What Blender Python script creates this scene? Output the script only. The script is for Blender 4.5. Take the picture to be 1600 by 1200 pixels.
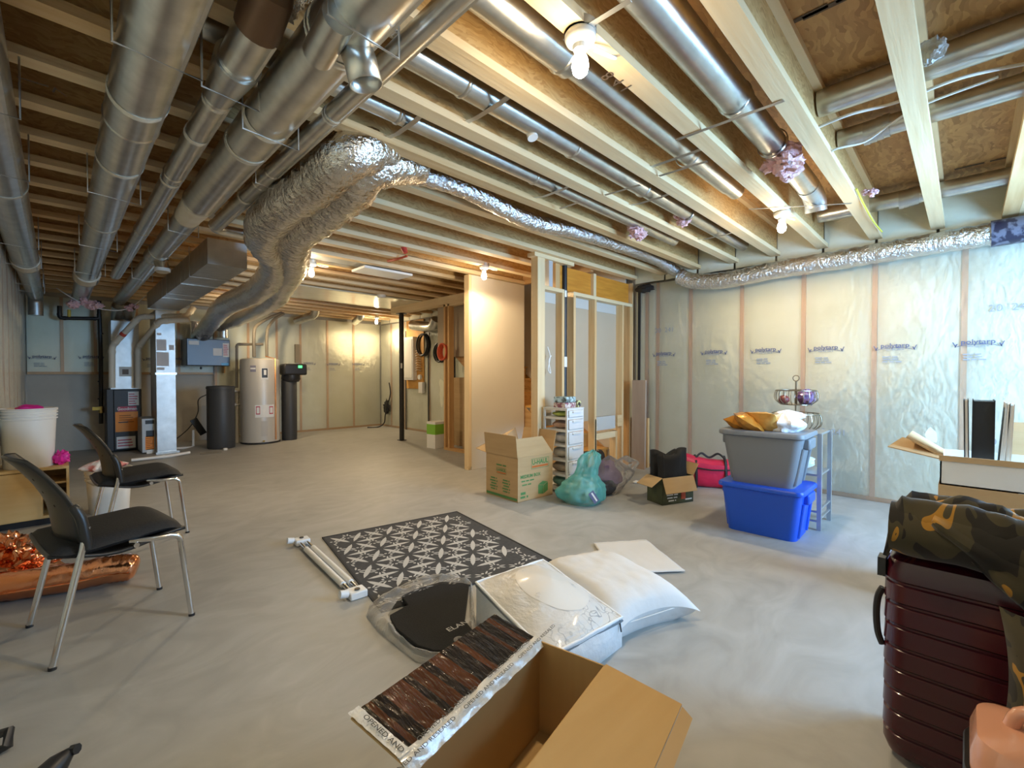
import bpy, bmesh, math, random
from mathutils import Vector, Matrix, Euler, noise
PI = math.pi
random.seed(7)
scn = bpy.context.scene
for o in list(bpy.data.objects): bpy.data.objects.remove(o)
C = scn.collection

# ---------------------------------------------------------------- camera, light, exposure
F = 710.0; PITCH = math.radians(-1.05); EYE = 1.15
cd = bpy.data.cameras.new('camera'); cam = bpy.data.objects.new('camera', cd); C.objects.link(cam)
cam.location = (0, 0, EYE); cam.rotation_euler = (PI/2 + PITCH, 0, -PI/4)
cd.sensor_width = 36; cd.lens = 36*F/1600; cd.clip_start = .02; cd.clip_end = 100
scn.camera = cam
wd = bpy.data.worlds.new('world'); scn.world = wd; wd.use_nodes = True
wd.node_tree.nodes['Background'].inputs[0].default_value = (.55, .75, 1, 1)
wd.node_tree.nodes['Background'].inputs[1].default_value = 1.0
scn.view_settings.view_transform = 'Standard'
try: scn.view_settings.look = 'None'
except Exception: pass
scn.view_settings.gamma = 1; scn.view_settings.use_curve_mapping = False
scn.view_settings.exposure = -0.22
BULB_W = 64; WARM = (1, .78, .49)
def area_light(name, loc, rot, sx, sy, watt, col):
    ld = bpy.data.lights.new(name, 'AREA'); ld.shape = 'RECTANGLE'; ld.size = sx; ld.size_y = sy
    ld.energy = watt; ld.color = col
    o = bpy.data.objects.new(name, ld); C.objects.link(o); o.location = loc; o.rotation_euler = rot
    return o
# daylight through the one window of the front wall, behind and right of the camera, at the outer face of its opening
area_light('window_front_offscreen', (3.55, -1.52, 1.40), (PI/2 - .12, 0, 0), 1.6, 1.3, 290, (.34, .63, 1))

# ---------------------------------------------------------------- pixel helpers
S2 = math.sqrt(.5)
def ray(px, py):
    r = (px-800)/F; u = -(py-600)/F
    fw = math.cos(PITCH)-u*math.sin(PITCH); up = math.sin(PITCH)+u*math.cos(PITCH)
    return Vector((S2*(fw+r), S2*(fw-r), up))
def at_z(px, py, z=0.0):
    d = ray(px, py); return d*((z-EYE)/d.z)+Vector((0, 0, EYE))
def at_x(px, py, x):
    d = ray(px, py); return d*(x/d.x)+Vector((0, 0, EYE))
def at_y(px, py, y):
    d = ray(px, py); return d*(y/d.y)+Vector((0, 0, EYE))

# ---------------------------------------------------------------- materials
MATS = {}
def nodes_of(m): m.use_nodes = True; return m.node_tree
def mat(name, col, rough=.5, metal=0, col2=None, scale=8, stretch=(1, 1, 1), detail=3, bump=0, bscale=None, coat=0, trans=0,
        alpha=1, emit=None, estr=0, spec=.5, contrast=.5, tex='noise', sheen=0):
    if name in MATS: return MATS[name]
    m = bpy.data.materials.new(name); nt = nodes_of(m); n = nt.nodes; l = nt.links; b = n['Principled BSDF']
    b.inputs['Base Color'].default_value = (*col, 1); b.inputs['Roughness'].default_value = rough
    b.inputs['Metallic'].default_value = metal; b.inputs['Coat Weight'].default_value = coat; b.inputs['Coat Roughness'].default_value = .12
    b.inputs['Transmission Weight'].default_value = trans; b.inputs['Alpha'].default_value = alpha
    b.inputs['Specular IOR Level'].default_value = spec
    if sheen: b.inputs['Sheen Weight'].default_value = sheen
    if emit: b.inputs['Emission Color'].default_value = (*emit, 1); b.inputs['Emission Strength'].default_value = estr
    if col2 or bump:
        tc = n.new('ShaderNodeTexCoord'); mp = n.new('ShaderNodeMapping'); mp.inputs['Scale'].default_value = stretch
        l.new(tc.outputs['Object'], mp.inputs['Vector'])
    if col2:
        if tex == 'vor': t = n.new('ShaderNodeTexVoronoi'); out = t.outputs['Color']
        elif tex == 'wave': t = n.new('ShaderNodeTexWave'); t.inputs['Distortion'].default_value = 6; t.inputs['Detail'].default_value = 3; out = t.outputs['Color']
        else: t = n.new('ShaderNodeTexNoise'); t.inputs['Detail'].default_value = detail; out = t.outputs['Fac']
        t.inputs['Scale'].default_value = scale; l.new(mp.outputs['Vector'], t.inputs['Vector'])
        cr = n.new('ShaderNodeValToRGB'); cr.color_ramp.elements[0].color = (*col, 1); cr.color_ramp.elements[1].color = (*col2, 1)
        cr.color_ramp.elements[0].position = .5-contrast/2; cr.color_ramp.elements[1].position = .5+contrast/2
        l.new(out, cr.inputs['Fac']); l.new(cr.outputs['Color'], b.inputs['Base Color'])
    if bump:
        t2 = n.new('ShaderNodeTexNoise'); t2.inputs['Scale'].default_value = bscale or scale*3; t2.inputs['Detail'].default_value = 4
        l.new(mp.outputs['Vector'], t2.inputs['Vector'])
        bp = n.new('ShaderNodeBump'); bp.inputs['Strength'].default_value = bump; bp.inputs['Distance'].default_value = .02
        l.new(t2.outputs['Fac'], bp.inputs['Height']); l.new(bp.outputs['Normal'], b.inputs['Normal'])
    MATS[name] = m; return m
def lumber(axis, tone=0):
    c1 = [(.78, .56, .30), (.70, .44, .20), (.86, .68, .42)][tone]; c2 = [(.62, .38, .16), (.52, .28, .10), (.76, .55, .30)][tone]
    st = [16, 16, 16]; st['xyz'.index(axis)] = .9
    return mat('lumber_%s%d' % (axis, tone), c2, .62, 0, c1, 1.6, st, 5, .12, 4)
def osb_mat(name, c1, c2, c3, scale=22):
    if name in MATS: return MATS[name]
    m = bpy.data.materials.new(name); nt = nodes_of(m); n = nt.nodes; l = nt.links; b = n['Principled BSDF']
    tc = n.new('ShaderNodeTexCoord'); mp = n.new('ShaderNodeMapping'); mp.inputs['Scale'].default_value = (.35, 1.7, 1.7); mp.inputs['Rotation'].default_value = (0, 0, .5)
    nz = n.new('ShaderNodeTexNoise'); nz.inputs['Scale'].default_value = 5
    mx = n.new('ShaderNodeVectorMath'); mx.operation = 'MULTIPLY_ADD'; mx.inputs[1].default_value = (.14, .14, .14)
    v = n.new('ShaderNodeTexVoronoi'); v.inputs['Scale'].default_value = scale
    cr = n.new('ShaderNodeValToRGB'); e = cr.color_ramp.elements
    e[0].color = (*c2, 1); e[1].color = (*c1, 1); x = e.new(.5); x.color = (*c3, 1)
    l.new(tc.outputs['Object'], nz.inputs['Vector']); l.new(nz.outputs['Color'], mx.inputs[0]); l.new(tc.outputs['Object'], mx.inputs[2])
    l.new(mx.outputs[0], mp.inputs['Vector']); l.new(mp.outputs['Vector'], v.inputs['Vector']); l.new(v.outputs['Color'], cr.inputs['Fac'])
    l.new(cr.outputs['Color'], b.inputs['Base Color']); b.inputs['Roughness'].default_value = .65
    bp = n.new('ShaderNodeBump'); bp.inputs['Strength'].default_value = .25; bp.inputs['Distance'].default_value = .01
    l.new(v.outputs['Color'], bp.inputs['Height']); l.new(bp.outputs['Normal'], b.inputs['Normal'])
    MATS[name] = m; return m
def film_mat(name, haze, tint=(.93, .96, .95), bscale=7, bstr=.5, rough=.14):
    if name in MATS: return MATS[name]
    m = bpy.data.materials.new(name); nt = nodes_of(m); n = nt.nodes; l = nt.links
    b = n['Principled BSDF']; b.inputs['Base Color'].default_value = (*tint, 1); b.inputs['Roughness'].default_value = rough
    tr = n.new('ShaderNodeBsdfTransparent'); mx = n.new('ShaderNodeMixShader'); out = n['Material Output']
    fr = n.new('ShaderNodeFresnel'); fr.inputs['IOR'].default_value = 1.45
    ad = n.new('ShaderNodeMath'); ad.operation = 'MULTIPLY_ADD'; ad.inputs[1].default_value = .8; ad.inputs[2].default_value = haze; ad.use_clamp = True
    tc = n.new('ShaderNodeTexCoord'); mp = n.new('ShaderNodeMapping'); mp.inputs['Scale'].default_value = (1, 1.4, .8); mp.inputs['Rotation'].default_value = (.6, .2, .3)
    t = n.new('ShaderNodeTexNoise'); t.inputs['Scale'].default_value = bscale; t.inputs['Detail'].default_value = 5; t.inputs['Distortion'].default_value = .5
    bp = n.new('ShaderNodeBump'); bp.inputs['Strength'].default_value = bstr; bp.inputs['Distance'].default_value = .03
    l.new(tc.outputs['Object'], mp.inputs['Vector']); l.new(mp.outputs['Vector'], t.inputs['Vector']); l.new(t.outputs['Fac'], bp.inputs['Height'])
    l.new(bp.outputs['Normal'], b.inputs['Normal']); l.new(bp.outputs['Normal'], fr.inputs['Normal'])
    l.new(fr.outputs['Fac'], ad.inputs[0]); l.new(ad.outputs[0], mx.inputs['Fac']); l.new(tr.outputs[0], mx.inputs[1]); l.new(b.outputs[0], mx.inputs[2])
    l.new(mx.outputs[0], out.inputs['Surface']); MATS[name] = m; return m

GALV = mat('galvanised_steel', (.56, .56, .53), .30, 1, (.72, .72, .69), 14, (1, 1, 1), 3, .06, 9, tex='noise')
GALVD = mat('galvanised_dull', (.50, .51, .50), .42, 1, (.64, .65, .64), 10, bump=.05, bscale=8)
WIREM = mat('hanger_wire', (.62, .62, .60), .35, 1)
FOIL = mat('silver_foil', (.72, .72, .72), .17, 1, (.86, .86, .86), 12, bump=.9, bscale=44)
FOILB = mat('silver_foil_wrap', (.66, .63, .58), .17, 1, (.80, .78, .74), 5, (1, 1, 1), bump=.85, bscale=34)
TAPE = mat('seal_tape', (.72, .66, .54), .45, .1, (.82, .78, .68), 10)
OSB = osb_mat('osb_subfloor', (.62, .36, .14), (.34, .17, .055), (.50, .27, .10), 30)
OSBW = osb_mat('osb_web', (.68, .46, .20), (.46, .26, .09), (.60, .38, .15), 60)
LX, LY, LZ = lumber('x'), lumber('y'), lumber('z')
LX2, LY2, LZ2 = lumber('x', 2), lumber('y', 2), lumber('z', 2)
LZ1 = lumber('z', 1); LX1 = lumber('x', 1)
BATT = mat('insulation_batt', (.76, .755, .58), .9, 0, (.89, .885, .76), 2.2, detail=5, bump=.3, bscale=12)
FILM = film_mat('poly_vapour_film', .10, bscale=13, bstr=.45, rough=.13)
STUDM = mat('stud_behind_film', (.64, .40, .22), .7, 0, (.75, .50, .30), 3, (12, 12, 1), bump=.08)
CONC = mat('concrete_wall', (.47, .44, .38), .85, 0, (.58, .55, .48), 2.5, detail=6, bump=.12, bscale=24)
DRY = mat('drywall_paper', (.74, .68, .57), .8, 0, (.80, .74, .63), 1.5, bump=.02)
DRYG = mat('drywall_tape', (.56, .54, .50), .75)
PRINT = mat('blue_print', (.12, .14, .26), .5)
PRINTG = mat('grey_print', (.36, .38, .42), .6)
BLACK = mat('black_plastic', (.018, .018, .02), .42)
BLACKM = mat('black_iron', (.03, .027, .025), .45, .3)
WHITE = mat('white_plastic', (.82, .82, .80), .4)
PAPER = mat('white_paper', (.86, .85, .82), .7)
CARD = mat('cardboard', (.50, .335, .165), .85, 0, (.56, .385, .20), 3, (1, 1, 9), bump=.04, bscale=20)
CARDD = mat('cardboard_edge', (.40, .26, .12), .9)
CHROME = mat('chrome_tube', (.74, .74, .74), .16, 1)

# ---------------------------------------------------------------- mesh builder
class MB:
    def __init__(s): s.v = []; s.f = []; s.sm = False
    def box(s, x0, x1, y0, y1, z0, z1, M=None):
        b = len(s.v); x0, x1 = sorted((x0, x1)); y0, y1 = sorted((y0, y1)); z0, z1 = sorted((z0, z1))
        for z in (z0, z1):
            for x, y in ((x0, y0), (x1, y0), (x1, y1), (x0, y1)): s.v.append(M @ Vector((x, y, z)) if M else Vector((x, y, z)))
        s.f += [tuple(b+i for i in q) for q in ((3, 2, 1, 0), (4, 5, 6, 7), (0, 1, 5, 4), (1, 2, 6, 5), (2, 3, 7, 6), (3, 0, 4, 7))]
        return s
    def cbox(s, c, sx, sy, sz, rz=0, M=None):           # centre of base
        T = Matrix.Translation(c) @ Matrix.Rotation(rz, 4, 'Z')
        if M: T = M @ T
        return s.box(-sx/2, sx/2, -sy/2, sy/2, 0, sz, T)
    def bar(s, a, b, w, h, up=(0, 0, 1)):               # box beam from a to b, w across, h along up
        a = Vector(a); b = Vector(b); d = (b-a); L = d.length; d.normalize(); u = Vector(up)
        sd = d.cross(u)
        if sd.length < 1e-4: u = Vector((1, 0, 0)); sd = d.cross(u)
        sd.normalize(); u = sd.cross(d)
        M = Matrix(((d.x, sd.x, u.x, a.x), (d.y, sd.y, u.y, a.y), (d.z, sd.z, u.z, a.z), (0, 0, 0, 1)))
        return s.box(0, L, -w/2, w/2, -h/2, h/2, M)
    def tube(s, pts, r, n=12, caps=True, close=False, sq=None):
        pts = [Vector(p) for p in pts]; N = len(pts); rs = r if isinstance(r, (list, tuple)) else [r]*N
        b = len(s.v); prev = None
        for i, p in enumerate(pts):
            t = (pts[(i+1) % N]-pts[i-1]) if close else (pts[min(i+1, N-1)]-pts[max(i-1, 0)])
            if t.length < 1e-9: t = Vector((0, 0, 1))
            t.normalize()
            if prev is None:
                u = Vector((0, 0, 1)) if abs(t.z) < .9 else Vector((1, 0, 0))
                u = (u-t*u.dot(t)).normalized()
            else:
                u = prev-t*prev.dot(t)
                if u.length < 1e-6: u = t.orthogonal()
                u.normalize()
            prev = u; w = t.cross(u)
            for k in range(n):
                a = 2*PI*k/n; rr = rs[i]*(sq(i, k) if sq else 1)
                s.v.append(p+(u*math.cos(a)+w*math.sin(a))*rr)
        R = N if close else N-1
        for i in range(R):
            for k in range(n):
                i2 = (i+1) % N
                s.f.append((b+i*n+k, b+i*n+(k+1) % n, b+i2*n+(k+1) % n, b+i2*n+k))
        if caps and not close:
            s.f.append(tuple(b+k for k in range(n))[::-1]); s.f.append(tuple(b+(N-1)*n+k for k in range(n)))
        s.sm = True; return s
    def lathe(s, prof, n=24, M=None, caps=True):
        b = len(s.v)
        for r, z in prof:
            for k in range(n):
                a = 2*PI*k/n; p = Vector((r*math.cos(a), r*math.sin(a), z)); s.v.append(M @ p if M else p)
        for i in range(len(prof)-1):
            for k in range(n): s.f.append((b+i*n+k, b+i*n+(k+1) % n, b+(i+1)*n+(k+1) % n, b+(i+1)*n+k))
        if caps:
            s.f.append(tuple(b+k for k in range(n))[::-1]); s.f.append(tuple(b+(len(prof)-1)*n+k for k in range(n)))
        s.sm = True; return s
    def grid(s, fn, nu, nv, closeu=False):
        b = len(s.v); U = nu if closeu else nu+1
        for i in range(U):
            for j in range(nv+1): s.v.append(Vector(fn(i/nu, j/nv)))
        for i in range(nu):
            for j in range(nv):
                i2 = (i+1) % U
                s.f.append((b+i*(nv+1)+j, b+i2*(nv+1)+j, b+i2*(nv+1)+j+1, b+i*(nv+1)+j+1))
        s.sm = True; return s
    def slab(s, poly, z0, z1, M=None):                  # extruded polygon
        b = len(s.v); n = len(poly)
        for z in (z0, z1):
            for x, y in poly: p = Vector((x, y, z)); s.v.append(M @ p if M else p)
        s.f.append(tuple(range(b, b+n))[::-1]); s.f.append(tuple(range(b+n, b+2*n)))
        for i in range(n): s.f.append((b+i, b+(i+1) % n, b+n+(i+1) % n, b+n+i))
        return s
    def quad(s, *p): b = len(s.v); s.v += [Vector(q) for q in p]; s.f.append(tuple(range(b, b+len(p)))); return s
    def sheet(s, p, t):                                  # thin plate from 3+ points
        p = [Vector(q) for q in p]; n = (p[1]-p[0]).cross(p[2]-p[0]).normalized()*t; b = len(s.v); k = len(p)
        s.v += p+[q+n for q in p]; s.f.append(tuple(range(b, b+k))[::-1]); s.f.append(tuple(range(b+k, b+2*k)))
        for i in range(k): s.f.append((b+i, b+(i+1) % k, b+k+(i+1) % k, b+k+i))
        return s
    def blob(s, c, rx, ry, rz, amp=.15, fr=2.5, nu=20, nv=12, seed=0, flat=None):
        c = Vector(c)
        def fn(u, v):
            a = 2*PI*u; t = PI*(v-.5)*.998
            d = Vector((math.cos(a)*math.cos(t), math.sin(a)*math.cos(t), math.sin(t)))
            k = 1+amp*noise.noise(d*fr+Vector((seed*3.1, seed, 0)))+amp*.5*noise.noise(d*fr*2.3+Vector((seed, 5, seed)))
            q = c+Vector((d.x*rx*k, d.y*ry*k, d.z*rz*k))
            if flat is not None and q.z < flat: q.z = flat
            return q
        return s.grid(fn, nu, nv, True)
    def build(s, name, m, parent=None, label=None, cat=None, group=None, kind=None, smooth=None, bevel=0, bseg=2, sub=0, ang=40, world=True, solid=0):
        me = bpy.data.meshes.new(name); V = s.v
        if parent is not None:
            if world:
                I = PM[parent.name].inverted(); V = [I @ v for v in V]; og = Vector((0, 0, 0))
            else: og = Vector((0, 0, 0))
        else:
            lo = Vector((min(v.x for v in V), min(v.y for v in V), min(v.z for v in V))); hi = Vector((max(v.x for v in V), max(v.y for v in V), max(v.z for v in V)))
            og = Vector(((lo.x+hi.x)/2, (lo.y+hi.y)/2, lo.z)); V = [v-og for v in V]
        me.from_pydata([tuple(v) for v in V], [], s.f); me.materials.append(m)
        bm = bmesh.new(); bm.from_mesh(me); bmesh.ops.recalc_face_normals(bm, faces=bm.faces); bm.to_mesh(me); bm.free()
        sm = s.sm if smooth is None else smooth
        if sm:
            for p in me.polygons: p.use_smooth = True
            try: me.set_sharp_from_angle(angle=math.radians(ang))
            except Exception: pass
        o = bpy.data.objects.new(name, me); C.objects.link(o)
        if solid:
            q = o.modifiers.new('thickness', 'SOLIDIFY'); q.thickness = solid; q.offset = 0
        if bevel: 
            q = o.modifiers.new('bevel', 'BEVEL'); q.width = bevel; q.segments = bseg; q.limit_method = 'ANGLE'
            for p in me.polygons: p.use_smooth = True
            try: me.set_sharp_from_angle(angle=math.radians(60))
            except Exception: pass
        if sub: q = o.modifiers.new('subdivision', 'SUBSURF'); q.levels = sub; q.render_levels = sub
        if parent is not None: o.parent = parent; PM[o.name] = PM[parent.name].copy()
        else: o.location = og; PM[o.name] = Matrix.Translation(og)
        tag(o, label, cat, group, kind); return o
PM = {}
def tag(o, label=None, cat=None, group=None, kind=None):
    if label: o['label'] = label
    if cat: o['category'] = cat
    if group: o['group'] = group
    if kind: o['kind'] = kind
    return o
def thing(name, label, cat, loc=(0, 0, 0), rz=0, group=None, rot=None, kind=None):
    o = bpy.data.objects.new(name, None); C.objects.link(o); o.location = loc; o.rotation_euler = rot or (0, 0, rz); o.empty_display_size = .1
    PM[o.name] = Matrix.Translation(Vector(loc)) @ Euler(o.rotation_euler).to_matrix().to_4x4()
    return tag(o, label, cat, group, kind)
def shared(name, src, parent, M):                        # a piece sharing mesh data, M = matrix in parent's space
    o = bpy.data.objects.new(name, src.data); C.objects.link(o); o.parent = parent; o.matrix_basis = M
    for md in src.modifiers:
        q = o.modifiers.new(md.name, md.type)
        for a in ('thickness', 'offset', 'width', 'segments', 'limit_method', 'levels', 'render_levels'):
            if hasattr(md, a): setattr(q, a, getattr(md, a))
    return o
def copy_tree(o, loc, rz, label=None, group=None):
    def cp(s, par):
        c = s.copy(); C.objects.link(c)
        if par: c.parent = par
        for ch in [k for k in bpy.data.objects if k.parent == s]: cp(ch, c)
        return c
    r = cp(o, None); r.location = loc; r.rotation_euler = (0, 0, rz)
    PM[r.name] = Matrix.Translation(Vector(loc)) @ Matrix.Rotation(rz, 4, 'Z')
    if label: r['label'] = label
    if group: r['group'] = group
    return r
_tx = {}
def text_geo(txt, size=1, shear=0, bold=0):
    k = (txt, shear, bold)
    if k not in _tx:
        c = bpy.data.curves.new('t', 'FONT'); c.body = txt; c.align_x = 'CENTER'; c.align_y = 'CENTER'; c.size = 1; c.shear = shear; c.offset = bold; c.resolution_u = 3
        o = bpy.data.objects.new('t', c); C.objects.link(o); dg = bpy.context.evaluated_depsgraph_get()
        me = bpy.data.meshes.new_from_object(o.evaluated_get(dg)); _tx[k] = ([v.co.copy() for v in me.vertices], [tuple(p.vertices) for p in me.polygons])
        bpy.data.objects.remove(o); bpy.data.curves.remove(c); bpy.data.meshes.remove(me)
    return _tx[k]
def frame(o, x, y):                                      # matrix with origin o, text right = x, text up = y
    x = Vector(x).normalized(); y = Vector(y).normalized(); z = x.cross(y).normalized(); y = z.cross(x); o = Vector(o)
    return Matrix(((x.x, y.x, z.x, o.x), (x.y, y.y, z.y, o.y), (x.z, y.z, z.z, o.z), (0, 0, 0, 1)))
def add_text(mb, txt, M, size, shear=0, bold=0, sx=1):
    if txt[0] == '~':                                     # print too small to read in the photo: word-like dashes
        R = random.Random(txt); n = int(txt[1:]); x = -n*.3*size; e = n*.3*size
        while x < e-.3*size:
            w = min(R.uniform(1.2, 3.4)*size, e-x); mb.quad(*[M @ Vector((a*sx, b, 0)) for a, b in ((x, -.24*size), (x+w, -.24*size), (x+w, .24*size), (x, .24*size))]); x += w+.45*size
        return mb
    V, Fc = text_geo(txt, 1, shear, bold); b = len(mb.v)
    for v in V: mb.v.append(M @ Vector((v.x*size*sx, v.y*size, 0)))
    mb.f += [tuple(b+i for i in q) for q in Fc]
    return mb
def arc(c, r, a0, a1, n, ax1, ax2):
    c = Vector(c); ax1 = Vector(ax1); ax2 = Vector(ax2)
    return [c+ax1*(r*math.cos(a0+(a1-a0)*i/n))+ax2*(r*math.sin(a0+(a1-a0)*i/n)) for i in range(n+1)]
def spline(pts, n=8):
    P = [Vector(p) for p in pts]; out = []
    for i in range(len(P)-1):
        p0 = P[max(i-1, 0)]; p1 = P[i]; p2 = P[i+1]; p3 = P[min(i+2, len(P)-1)]
        for k in range(n):
            t = k/n; out.append(.5*((2*p1)+(-p0+p2)*t+(2*p0-5*p1+4*p2-p3)*t*t+(-p0+3*p1-3*p2+p3)*t*t*t))
    out.append(P[-1]); return out
# ================================================================ THE SETTING
XL, XR, YB, YF = -.36, 5.36, 9.66, -1.30
JB, JT = 2.38, 2.684                                    # joist underside, subfloor underside
# floor: troweled concrete
def concrete_floor():
    m = bpy.data.materials.new('concrete_floor'); nt = nodes_of(m); n = nt.nodes; l = nt.links; b = n['Principled BSDF']
    tc = n.new('ShaderNodeTexCoord'); n1 = n.new('ShaderNodeTexNoise'); n1.inputs['Scale'].default_value = .55; n1.inputs['Detail'].default_value = 6; n1.inputs['Distortion'].default_value = .8
    mp = n.new('ShaderNodeMapping'); mp.inputs['Scale'].default_value = (.9, 1.5, 1); mp.inputs['Rotation'].default_value = (0, 0, .5)
    n2 = n.new('ShaderNodeTexNoise'); n2.inputs['Scale'].default_value = 2.4; n2.inputs['Detail'].default_value = 8; n2.inputs['Distortion'].default_value = 2.6
    ad = n.new('ShaderNodeMath'); ad.operation = 'ADD'
    cr = n.new('ShaderNodeValToRGB'); e = cr.color_ramp.elements; e[0].position = .36; e[1].position = .66
    e[0].color = (.325, .32, .30, 1); e[1].color = (.455, .45, .43, 1)
    l.new(tc.outputs['Object'], n1.inputs['Vector']); l.new(tc.outputs['Object'], mp.inputs['Vector']); l.new(mp.outputs['Vector'], n2.inputs['Vector'])
    hl = n.new('ShaderNodeMath'); hl.operation = 'MULTIPLY'; hl.inputs[1].default_value = .5
    l.new(n1.outputs['Fac'], ad.inputs[0]); l.new(n2.outputs['Fac'], ad.inputs[1]); l.new(ad.outputs[0], hl.inputs[0]); l.new(hl.outputs[0], cr.inputs['Fac'])
    l.new(cr.outputs['Color'], b.inputs['Base Color'])
    rr = n.new('ShaderNodeMapRange'); rr.inputs['To Min'].default_value = .38; rr.inputs['To Max'].default_value = .62
    l.new(n2.outputs['Fac'], rr.inputs['Value']); l.new(rr.outputs[0], b.inputs['Roughness'])
    bp = n.new('ShaderNodeBump'); bp.inputs['Strength'].default_value = .12; bp.inputs['Distance'].default_value = .01
    l.new(n2.outputs['Fac'], bp.inputs['Height']); l.new(bp.outputs['Normal'], b.inputs['Normal'])
    return m
MB().box(XL-.2, XR+.2, YF-.2, YB+.2, -.15, 0).build('floor', concrete_floor(), label='troweled grey concrete basement floor slab', kind='structure')

# ---- walls: concrete slab behind, studs and batts under a poly film
SW = .038
def poly_wall(slab, axis, face, studs, lo, hi, sgn, z0, z1, wrinkle_seed):
    """axis: wall runs along this axis; face: coordinate of stud faces; sgn: direction into the room"""
    def bx(mb, a0, a1, d0, d1, za, zb):
        d0, d1 = face-sgn*d0, face-sgn*d1
        return mb.box(d0, d1, a0, a1, za, zb) if axis == 'y' else mb.box(a0, a1, d0, d1, za, zb)
    bx(MB(), lo, hi, 0, .085, z0, z0+SW).build('bottom_plate', LX1 if axis == 'x' else lumber('y', 1), slab)
    for a in studs: bx(MB(), a-SW/2, a+SW/2, 0, .085, z0+SW, z1).build('stud', STUDM, slab)
    ed = [lo]+sorted(studs)+[hi]
    for i in range(len(ed)-1):
        a0 = ed[i]+(SW/2 if i else 0); a1 = ed[i+1]-(SW/2 if i < len(ed)-2 else 0)
        if a1-a0 < .04: continue
        def fn(u, v, a0=a0, a1=a1, i=i):
            a = a0+(a1-a0)*u; z = z0+SW+(z1-z0-SW)*v
            d = .022*(1-(2*u-1)**4)*(1-(2*v-1)**8)+.012*noise.noise(Vector((a*3, z*1.7, i+wrinkle_seed)))-.016
            return (face+sgn*d, a, z) if axis == 'y' else (a, face+sgn*d, z)
        MB().grid(fn, 8, 20).build('batt', BATT, slab)
    def ff(u, v):
        a = lo+(hi-lo)*u; z = z0+(z1-z0)*v
        d = .014+.005*noise.noise(Vector((a*2.2+wrinkle_seed, z*2.2, 3)))+.004*noise.noise(Vector((a*9+z*4, z*5-a*3, wrinkle_seed)))
        return (face+sgn*d, a, z) if axis == 'y' else (a, face+sgn*d, z)
    MB().grid(ff, int((hi-lo)*14), int((z1-z0)*14)).build('vapour_barrier', FILM, slab, label='clear wrinkled polythene film stapled over the insulation')

wr = MB().box(XR, XR+.2, YF-.2, YB+.2, 0, 2.95).build('wall_right', CONC, label='right basement wall with film covered insulation batts between studs', kind='structure')
FR = XR-.085                                             # stud face on the right wall
rst = [at_x(p, 600, FR).y for p in (1505, 1365, 1254, 1158, 1078, 1027, 1010)]+[-.58, -1.1]
poly_wall(wr, 'y', FR, rst, YF, 3.02, -1, 0, 2.30, 1)
rfar = [6.45, 6.95, 7.62, 8.54, 9.1]
poly_wall(wr, 'y', FR, rfar, 6.32, YB-.09, -1, 0, 2.30, 5)
wb = MB().box(XL-.2, XR, YB, YB+.2, 0, 2.95).build('wall_back', CONC, label='back basement wall of concrete with film covered insulation', kind='structure')
FB = YB-.085
bst = [at_y(p, 600, FB).x for p in (98, 150, 215, 280)]
poly_wall(wb, 'x', FB, bst, XL+.05, 1.98, -1, 1.17, 2.32, 9)
poly_wall(wb, 'x', FB, [2.02, 2.55, 3.05]+[at_y(p, 600, FB).x for p in (470, 512, 553)], 1.98, XR-.09, -1, 0, 2.32, 13)
wl = MB().box(XL-.2, XL, YF-.2, YB+.2, 0, 2.95).build('wall_left', CONC, label='left basement wall with wrinkled film over insulation', kind='structure')
poly_wall(wl, 'y', XL+.03, [-.6, 0, .6, 1.2, 1.8, 2.4, 3, 3.6, 4.2, 4.8, 5.4, 6, 6.6, 7.2, 7.8, 8.4, 9], YF, YB-.09, 1, .0, 2.34, 21)
# front wall behind the camera, with the window that lets the daylight in
mb = MB(); WIN = [(2.75, 4.35, .75, 2.05)]; x0, x1, z0, z1 = WIN[0]
mb.box(XL, x0, YF-.2, YF, 0, 2.95).box(x1, XR, YF-.2, YF, 0, 2.95).box(x0, x1, YF-.2, YF, 0, z0).box(x0, x1, YF-.2, YF, z1, 2.95)
mb.build('wall_front', CONC, label='front basement wall with one window opening', kind='structure')
GLASS = mat('window_glass', (1, 1, 1), .02, trans=1)
PVC = mat('white_vinyl', (.85, .85, .84), .35)
for i, (x0, x1, z0, z1) in enumerate(WIN):
    w = thing('window_%d' % (i+1), 'white vinyl basement window letting in daylight' if i == 0 else 'smaller white vinyl window in the front wall', 'window', ((x0+x1)/2, YF-.1, z0), kind='structure')
    m = MB(); y0, y1 = YF-.13, YF-.07; t = .05
    m.box(x0, x1, y0, y1, z0, z0+t).box(x0, x1, y0, y1, z1-t, z1).box(x0, x0+t, y0, y1, z0, z1).box(x1-t, x1, y0, y1, z0, z1).box((x0+x1)/2-.03, (x0+x1)/2+.03, y0, y1, z0, z1)
    m.build('window_frame', PVC, w)
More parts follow.
